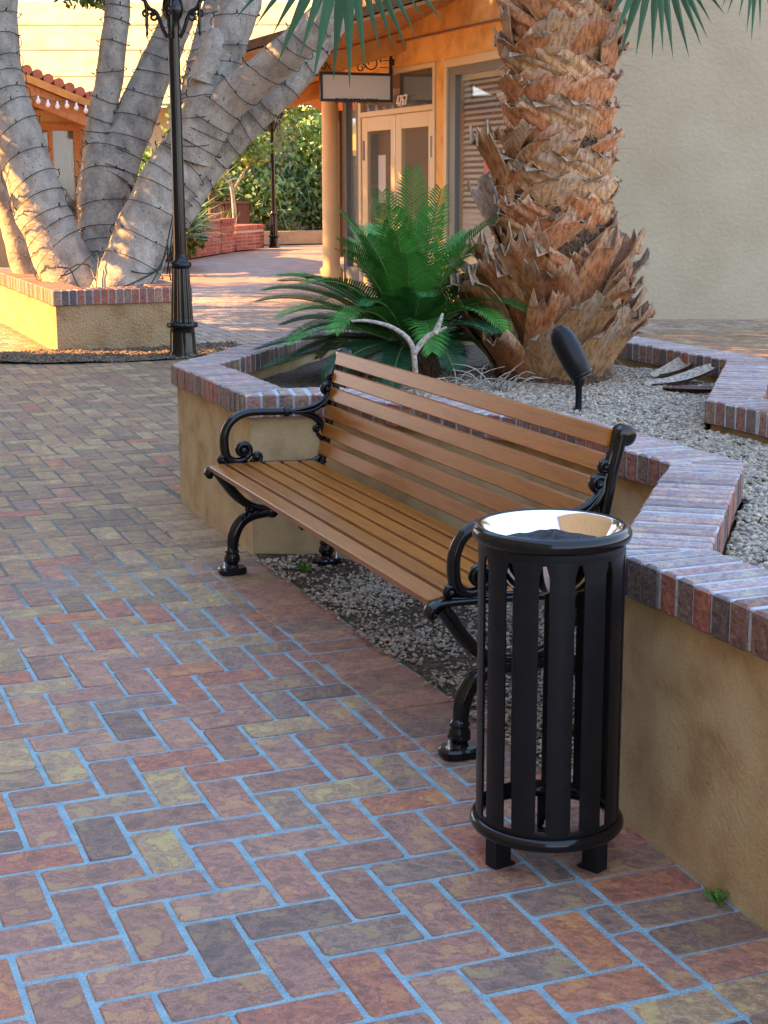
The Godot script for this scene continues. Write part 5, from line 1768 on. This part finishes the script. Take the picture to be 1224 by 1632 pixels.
func brick_block(called: String, label: String, a: Vector2, b: Vector2, tall: float) -> void:
	var root := thing(called, label, "brick wall", "stepped garden wall")
	var d := (b - a).normalized()
	var len_ := a.distance_to(b)
	var mid := (a + b) * 0.5
	var turn := Basis(Vector3.UP, -atan2(d.y, d.x))
	var deep := 1.1
	var nrm := Vector2(-d.y, d.x)   # away from the square, to the right
	if nrm.x > 0: nrm = -nrm
	var c := mid + nrm * deep * 0.5
	var core := MB.new()
	core.box(Transform3D(turn, Vector3(c.x, (tall - 0.1) * 0.5, c.y)), Vector3(len_ - 0.02, tall - 0.1, deep - 0.02))
	part("mortar", core, M.mortar, root)
	var cols := [C(0.26, 0.09, 0.06), C(0.32, 0.12, 0.075), C(0.22, 0.08, 0.055), C(0.36, 0.15, 0.09)]
	var mb := MB.new()
	var course := 0.075
	var rows := int((tall - 0.1) / course)
	var nx := maxi(2, roundi(len_ / 0.215))
	var nz := 5
	for r in rows:
		for k in nx:
			mb.col = cols[rng.randi() % 4] * rnd(0.85, 1.15)
			var s := -len_ * 0.5 + (k + 0.5) * len_ / nx
			for side in [-1.0, 1.0]:
				var p: Vector2 = c + d * s + nrm * side * (deep * 0.5 - 0.05)
				mb.box(Transform3D(turn, Vector3(p.x, (r + 0.5) * course, p.y)), Vector3(len_ / nx - 0.012, course - 0.012, 0.1))
		for k in nz:
			mb.col = cols[rng.randi() % 4] * rnd(0.85, 1.15)
			var s := -deep * 0.5 + (k + 0.5) * deep / nz
			for side in [-1.0, 1.0]:
				var p: Vector2 = c + nrm * s + d * side * (len_ * 0.5 - 0.05)
				mb.box(Transform3D(turn, Vector3(p.x, (r + 0.5) * course, p.y)), Vector3(0.11, course - 0.012, deep / nz - 0.012))
	part("brick_courses", mb, M.rust_brick, root).set_meta("kind", "stuff")
	for k in nx:
		var cap := MB.new()
		cap.col = cols[rng.randi() % 4] * rnd(0.95, 1.25)
		var p := c + d * (-len_ * 0.5 + (k + 0.5) * len_ / nx)
		cap.box(Transform3D(turn, Vector3(p.x, tall - 0.05, p.y)), Vector3(len_ / nx - 0.008, 0.098, deep + 0.06), 0.008)
		part("coping_brick", cap, M.rust_brick, root)

# ---------------------------------------------------------------- unseen building and added trees that shade the square from the left
func make_unseen_shade() -> void:
	var nb := thing("unseen_shade_building", "unseen tan two storey building left of the square, shaped to shade it", "building")
	piece("wall", M.far_stucco, nb, -12.0, -3.6, 0.0, 8.4, -16.3, 7.0)
	piece("roof", M.tile, nb, -12.3, -3.4, 8.402, 8.6, -16.4, 7.3)
	for k in 5:
		var z := -14.0 + k * 4.0
		var fr := MB.new()
		slab(fr, -3.598, -3.55, 0.9, 2.5, z, z + 0.09)
		slab(fr, -3.598, -3.55, 0.9, 2.5, z + 1.5, z + 1.59)
		slab(fr, -3.598, -3.55, 2.5, 2.6, z, z + 1.59)
		slab(fr, -3.598, -3.55, 0.8, 0.9, z, z + 1.59)
		var w := part("window", fr, M.timber, nb)
		piece("pane", M.glass, w, -3.59, -3.575, 0.9, 2.5, z + 0.09, z + 1.5)
	var tones := [C(0.05, 0.1, 0.025), C(0.07, 0.13, 0.03), C(0.04, 0.085, 0.025)]
	for t in [[-3.4, -22.2, "nearer unseen tree added left of the square to shade the shop"], [-3.0, -26.4, "farther unseen tree added left of the square to shade the shop"]]:
		var tree := thing("unseen_shade_tree", t[2], "tree", "unseen trees added for shade")  # added out of view; high crowns keep sun off the shop front
		var o := Vector3(t[0], 0, t[1])
		var tk := MB.new()
		tk.tube(smooth([o, o + Vector3(0.1, 2.5, 0), o + Vector3(0.0, 5.6, 0.1), o + Vector3(0.2, 9.0, 0)], 4), spread([0.3, 0.24, 0.2, 0.08], 13), 12)
		part("trunk", tk, M.bark, tree)
		for k in 14:
			var cr := MB.new()
			var an := k * 2.399
			var rr := 2.2 * sqrt((k + 0.5) / 14.0)
			leaf_cloud(cr, o + Vector3(rr * cos(an), 9.2 + 1.5 * sin(k * 1.9), rr * sin(an)), Vector3(1.3, 1.25, 1.3), 800, 0.2, tones, 0.1)
			part("crown_clump", cr, M.far_leaf, tree)

# ---------------------------------------------------------------- lamp posts, spotlight, small things
func lamp_post(base: Vector3, label: String, scale_: float, turn: float) -> void:
	var root := thing("lamp_post", label, "lamp post", "black lamp posts")
	var k := scale_
	var pl := MB.new()
	pl.lathe(base, [Vector2(0.128, 0.0), Vector2(0.126, 0.03), Vector2(0.108, 0.05), Vector2(0.104, 0.2), Vector2(0.098, 0.235), Vector2(0.125, 0.245), Vector2(0.132, 0.262), Vector2(0.125, 0.28), Vector2(0.1, 0.29)], 32, Basis().scaled(Vector3(k, k, k)))
	part("pedestal", pl, M.iron, root)
	var fl := MB.new()
	fl.lathe(base, [Vector2(0.098, 0.285), Vector2(0.094, 0.32), Vector2(0.074, 0.72), Vector2(0.072, 0.73)], 72, Basis().scaled(Vector3(k, k, k)), 12, 0.12)
	part("fluted_base", fl, M.iron, root)
	var ring := MB.new()
	ring.lathe(base, [Vector2(0.07, 0.725), Vector2(0.088, 0.735), Vector2(0.093, 0.755), Vector2(0.086, 0.775), Vector2(0.06, 0.785), Vector2(0.055, 0.84)], 28, Basis().scaled(Vector3(k, k, k)))
	part("collar", ring, M.iron, root)
	var sh := MB.new()
	sh.lathe(base, [Vector2(0.054, 0.83), Vector2(0.049, 1.6), Vector2(0.046, 2.4), Vector2(0.045, 2.62), Vector2(0.052, 2.64), Vector2(0.05, 2.68), Vector2(0.07, 2.71), Vector2(0.088, 2.76), Vector2(0.08, 2.83), Vector2(0.05, 2.88), Vector2(0.045, 3.2), Vector2(0.03, 3.4), Vector2(0.002, 3.45)], 28, Basis().scaled(Vector3(k, k, k)))
	part("shaft", sh, M.iron, root)
	for j in 4:
		var an := turn + j * PI / 2
		var dir := Vector3(cos(an), 0, sin(an)) * k
		var mb := MB.new()
		mb.tube(smooth([base + Vector3(0, 2.55 * k, 0) + dir * 0.05, base + Vector3(0, 2.63 * k, 0) + dir * 0.09, base + Vector3(0, 2.74 * k, 0) + dir * 0.13, base + Vector3(0, 2.78 * k, 0) + dir * 0.19, base + Vector3(0, 2.86 * k, 0) + dir * 0.23, base + Vector3(0, 3.0 * k, 0) + dir * 0.24], 5), [0.016 * k], 8)
		for s in [[0.155, 2.71, 0.035, 1.3, 0.5], [0.215, 2.735, 0.03, -1.3, 2.4]]:
			var pts := []
			for i in 22:
				var t := i / 21.0
				var rr: float = s[2] * (1.0 - 0.65 * t) * k
				pts.append(base + dir * s[0] + Vector3(0, s[1] * k, 0) + dir.normalized() * rr * cos(s[4] + TAU * s[3] * t) + Vector3(0, rr * sin(s[4] + TAU * s[3] * t), 0))
			mb.tube(pts, [0.011 * k], 6)
		mb.lathe(base + dir * 0.21 + Vector3(0, 2.56 * k, 0), [Vector2(0.001, 0.0), Vector2(0.013, 0.02), Vector2(0.009, 0.05), Vector2(0.015, 0.08), Vector2(0.012, 0.2), Vector2(0.02, 0.25), Vector2(0.005, 0.28)], 8)
		part("arm", mb, M.iron, root)
		var lan := MB.new()
		lan.lathe(base + dir * 0.24 + Vector3(0, 2.83 * k, 0), [Vector2(0.002, 0.0), Vector2(0.03, 0.01), Vector2(0.04, 0.06), Vector2(0.075, 0.11), Vector2(0.085, 0.14), Vector2(0.002, 0.15)], 12, Basis().scaled(Vector3(k, k, k)))
		for q in 6:
			var a2 := q * TAU / 6
			var p0 := base + dir * 0.24 + Vector3(0.08 * cos(a2), 2.96, 0.08 * sin(a2)) * Vector3(k, k, k)
			lan.tube([p0, p0 + Vector3(0.05 * cos(a2), 0.3, 0.05 * sin(a2)) * k], [0.006 * k], 5)
		lan.lathe(base + dir * 0.24 + Vector3(0, 3.26 * k, 0), [Vector2(0.002, 0.0), Vector2(0.15, 0.0), Vector2(0.14, 0.02), Vector2(0.05, 0.1), Vector2(0.02, 0.16), Vector2(0.002, 0.2)], 12, Basis().scaled(Vector3(k, k, k)))
		var lo := part("lantern", lan, M.iron, root)
		var gl := MB.new()
		gl.lathe(base + dir * 0.24 + Vector3(0, 2.975 * k, 0), [Vector2(0.078, 0.0), Vector2(0.126, 0.285)], 6, Basis().scaled(Vector3(k, k, k)))
		part("lantern_glass", gl, M.glass, lo)

func make_lamp_posts() -> void:
	lamp_post(Vector3(3.242, 0, -12.66), "tall black lamp post standing in front of the grey tree's planter", 1.0, 0.35)
	lamp_post(Vector3(10.88, 0, -33.99), "distant slim black lamp post in front of the hedge", 1.0, 0.9)

func make_spotlight() -> void:
	var root := thing("garden_spotlight", "black bullet garden spotlight standing in the gravel behind the bench", "spotlight")
	var b := Vector3(2.985, 0.49, -5.41)
	var base := MB.new()
	base.lathe(b, [Vector2(0.045, 0.0), Vector2(0.045, 0.012), Vector2(0.03, 0.03), Vector2(0.018, 0.036)], 18)
	part("base", base, M.satin, root)
	var stem := MB.new()
	stem.lathe(b, [Vector2(0.016, 0.03), Vector2(0.013, 0.05), Vector2(0.013, 0.12), Vector2(0.022, 0.135), Vector2(0.025, 0.155), Vector2(0.02, 0.175), Vector2(0.002, 0.18)], 14)
	part("stem", stem, M.satin, root)
	var axis := Vector3(-0.40, 0.88, -0.26).normalized()
	var side := axis.cross(Vector3(0, 0, 1)).normalized()
	var bs := Basis(side, axis, side.cross(axis))
	var head := MB.new()
	head.lathe(b + Vector3(0.012, 0.16, 0.01), [Vector2(0.002, 0.0), Vector2(0.040, 0.004), Vector2(0.0455, 0.012), Vector2(0.052, 0.06), Vector2(0.053, 0.12), Vector2(0.049, 0.175), Vector2(0.038, 0.205), Vector2(0.02, 0.222), Vector2(0.002, 0.226)], 26, bs)
	var h := part("head", head, M.satin, root)
	var lip := MB.new()
	lip.lathe(b + Vector3(0.012, 0.16, 0.01), [Vector2(0.044, 0.006), Vector2(0.0485, 0.008), Vector2(0.0495, 0.014), Vector2(0.0465, 0.018)], 26, bs)
	part("lip", lip, M.iron, h)

func make_small_things() -> void:
	# weeds by the wall and in the pit
	for s in [[Vector3(1.675, 0.0, -2.42), 0.035, "tiny green weed at the foot of the tan planter wall"], [Vector3(1.79, 0.006, -5.28), 0.04, "small green weed in the gravel under the bench seat"], [Vector3(3.46, 0.62, -4.42), 0.3, "grass tuft at the right edge behind the brick coping"]]:
		var mb := MB.new()
		for k in 26:
			var an := rnd(0, TAU)
			var d := Vector3(cos(an) * rnd(0.3, 1.0), rnd(0.4, 1.2), sin(an) * rnd(0.3, 1.0)).normalized() * float(s[1]) * rnd(0.6, 1.2)
			var p: Vector3 = s[0] + Vector3(rnd(-0.3, 0.3), 0, rnd(-0.3, 0.3)) * float(s[1])
			var w := d.cross(Vector3(rnd(-1, 1), 0.2, rnd(-1, 1))).normalized() * float(s[1]) * 0.12
			mb.col = C(0.1, 0.2, 0.04) * rnd(0.7, 1.4)
			mb.quad(p - w * 0.5, p + w * 0.5, p + d * 0.6 + w, p + d * 0.6 - w)
			mb.tri(p + d * 0.6 - w, p + d * 0.6 + w, p + d)
		var o := put("weed", mb.mesh(), M.leaf)
		tag(o, s[2], "weed", "weeds")
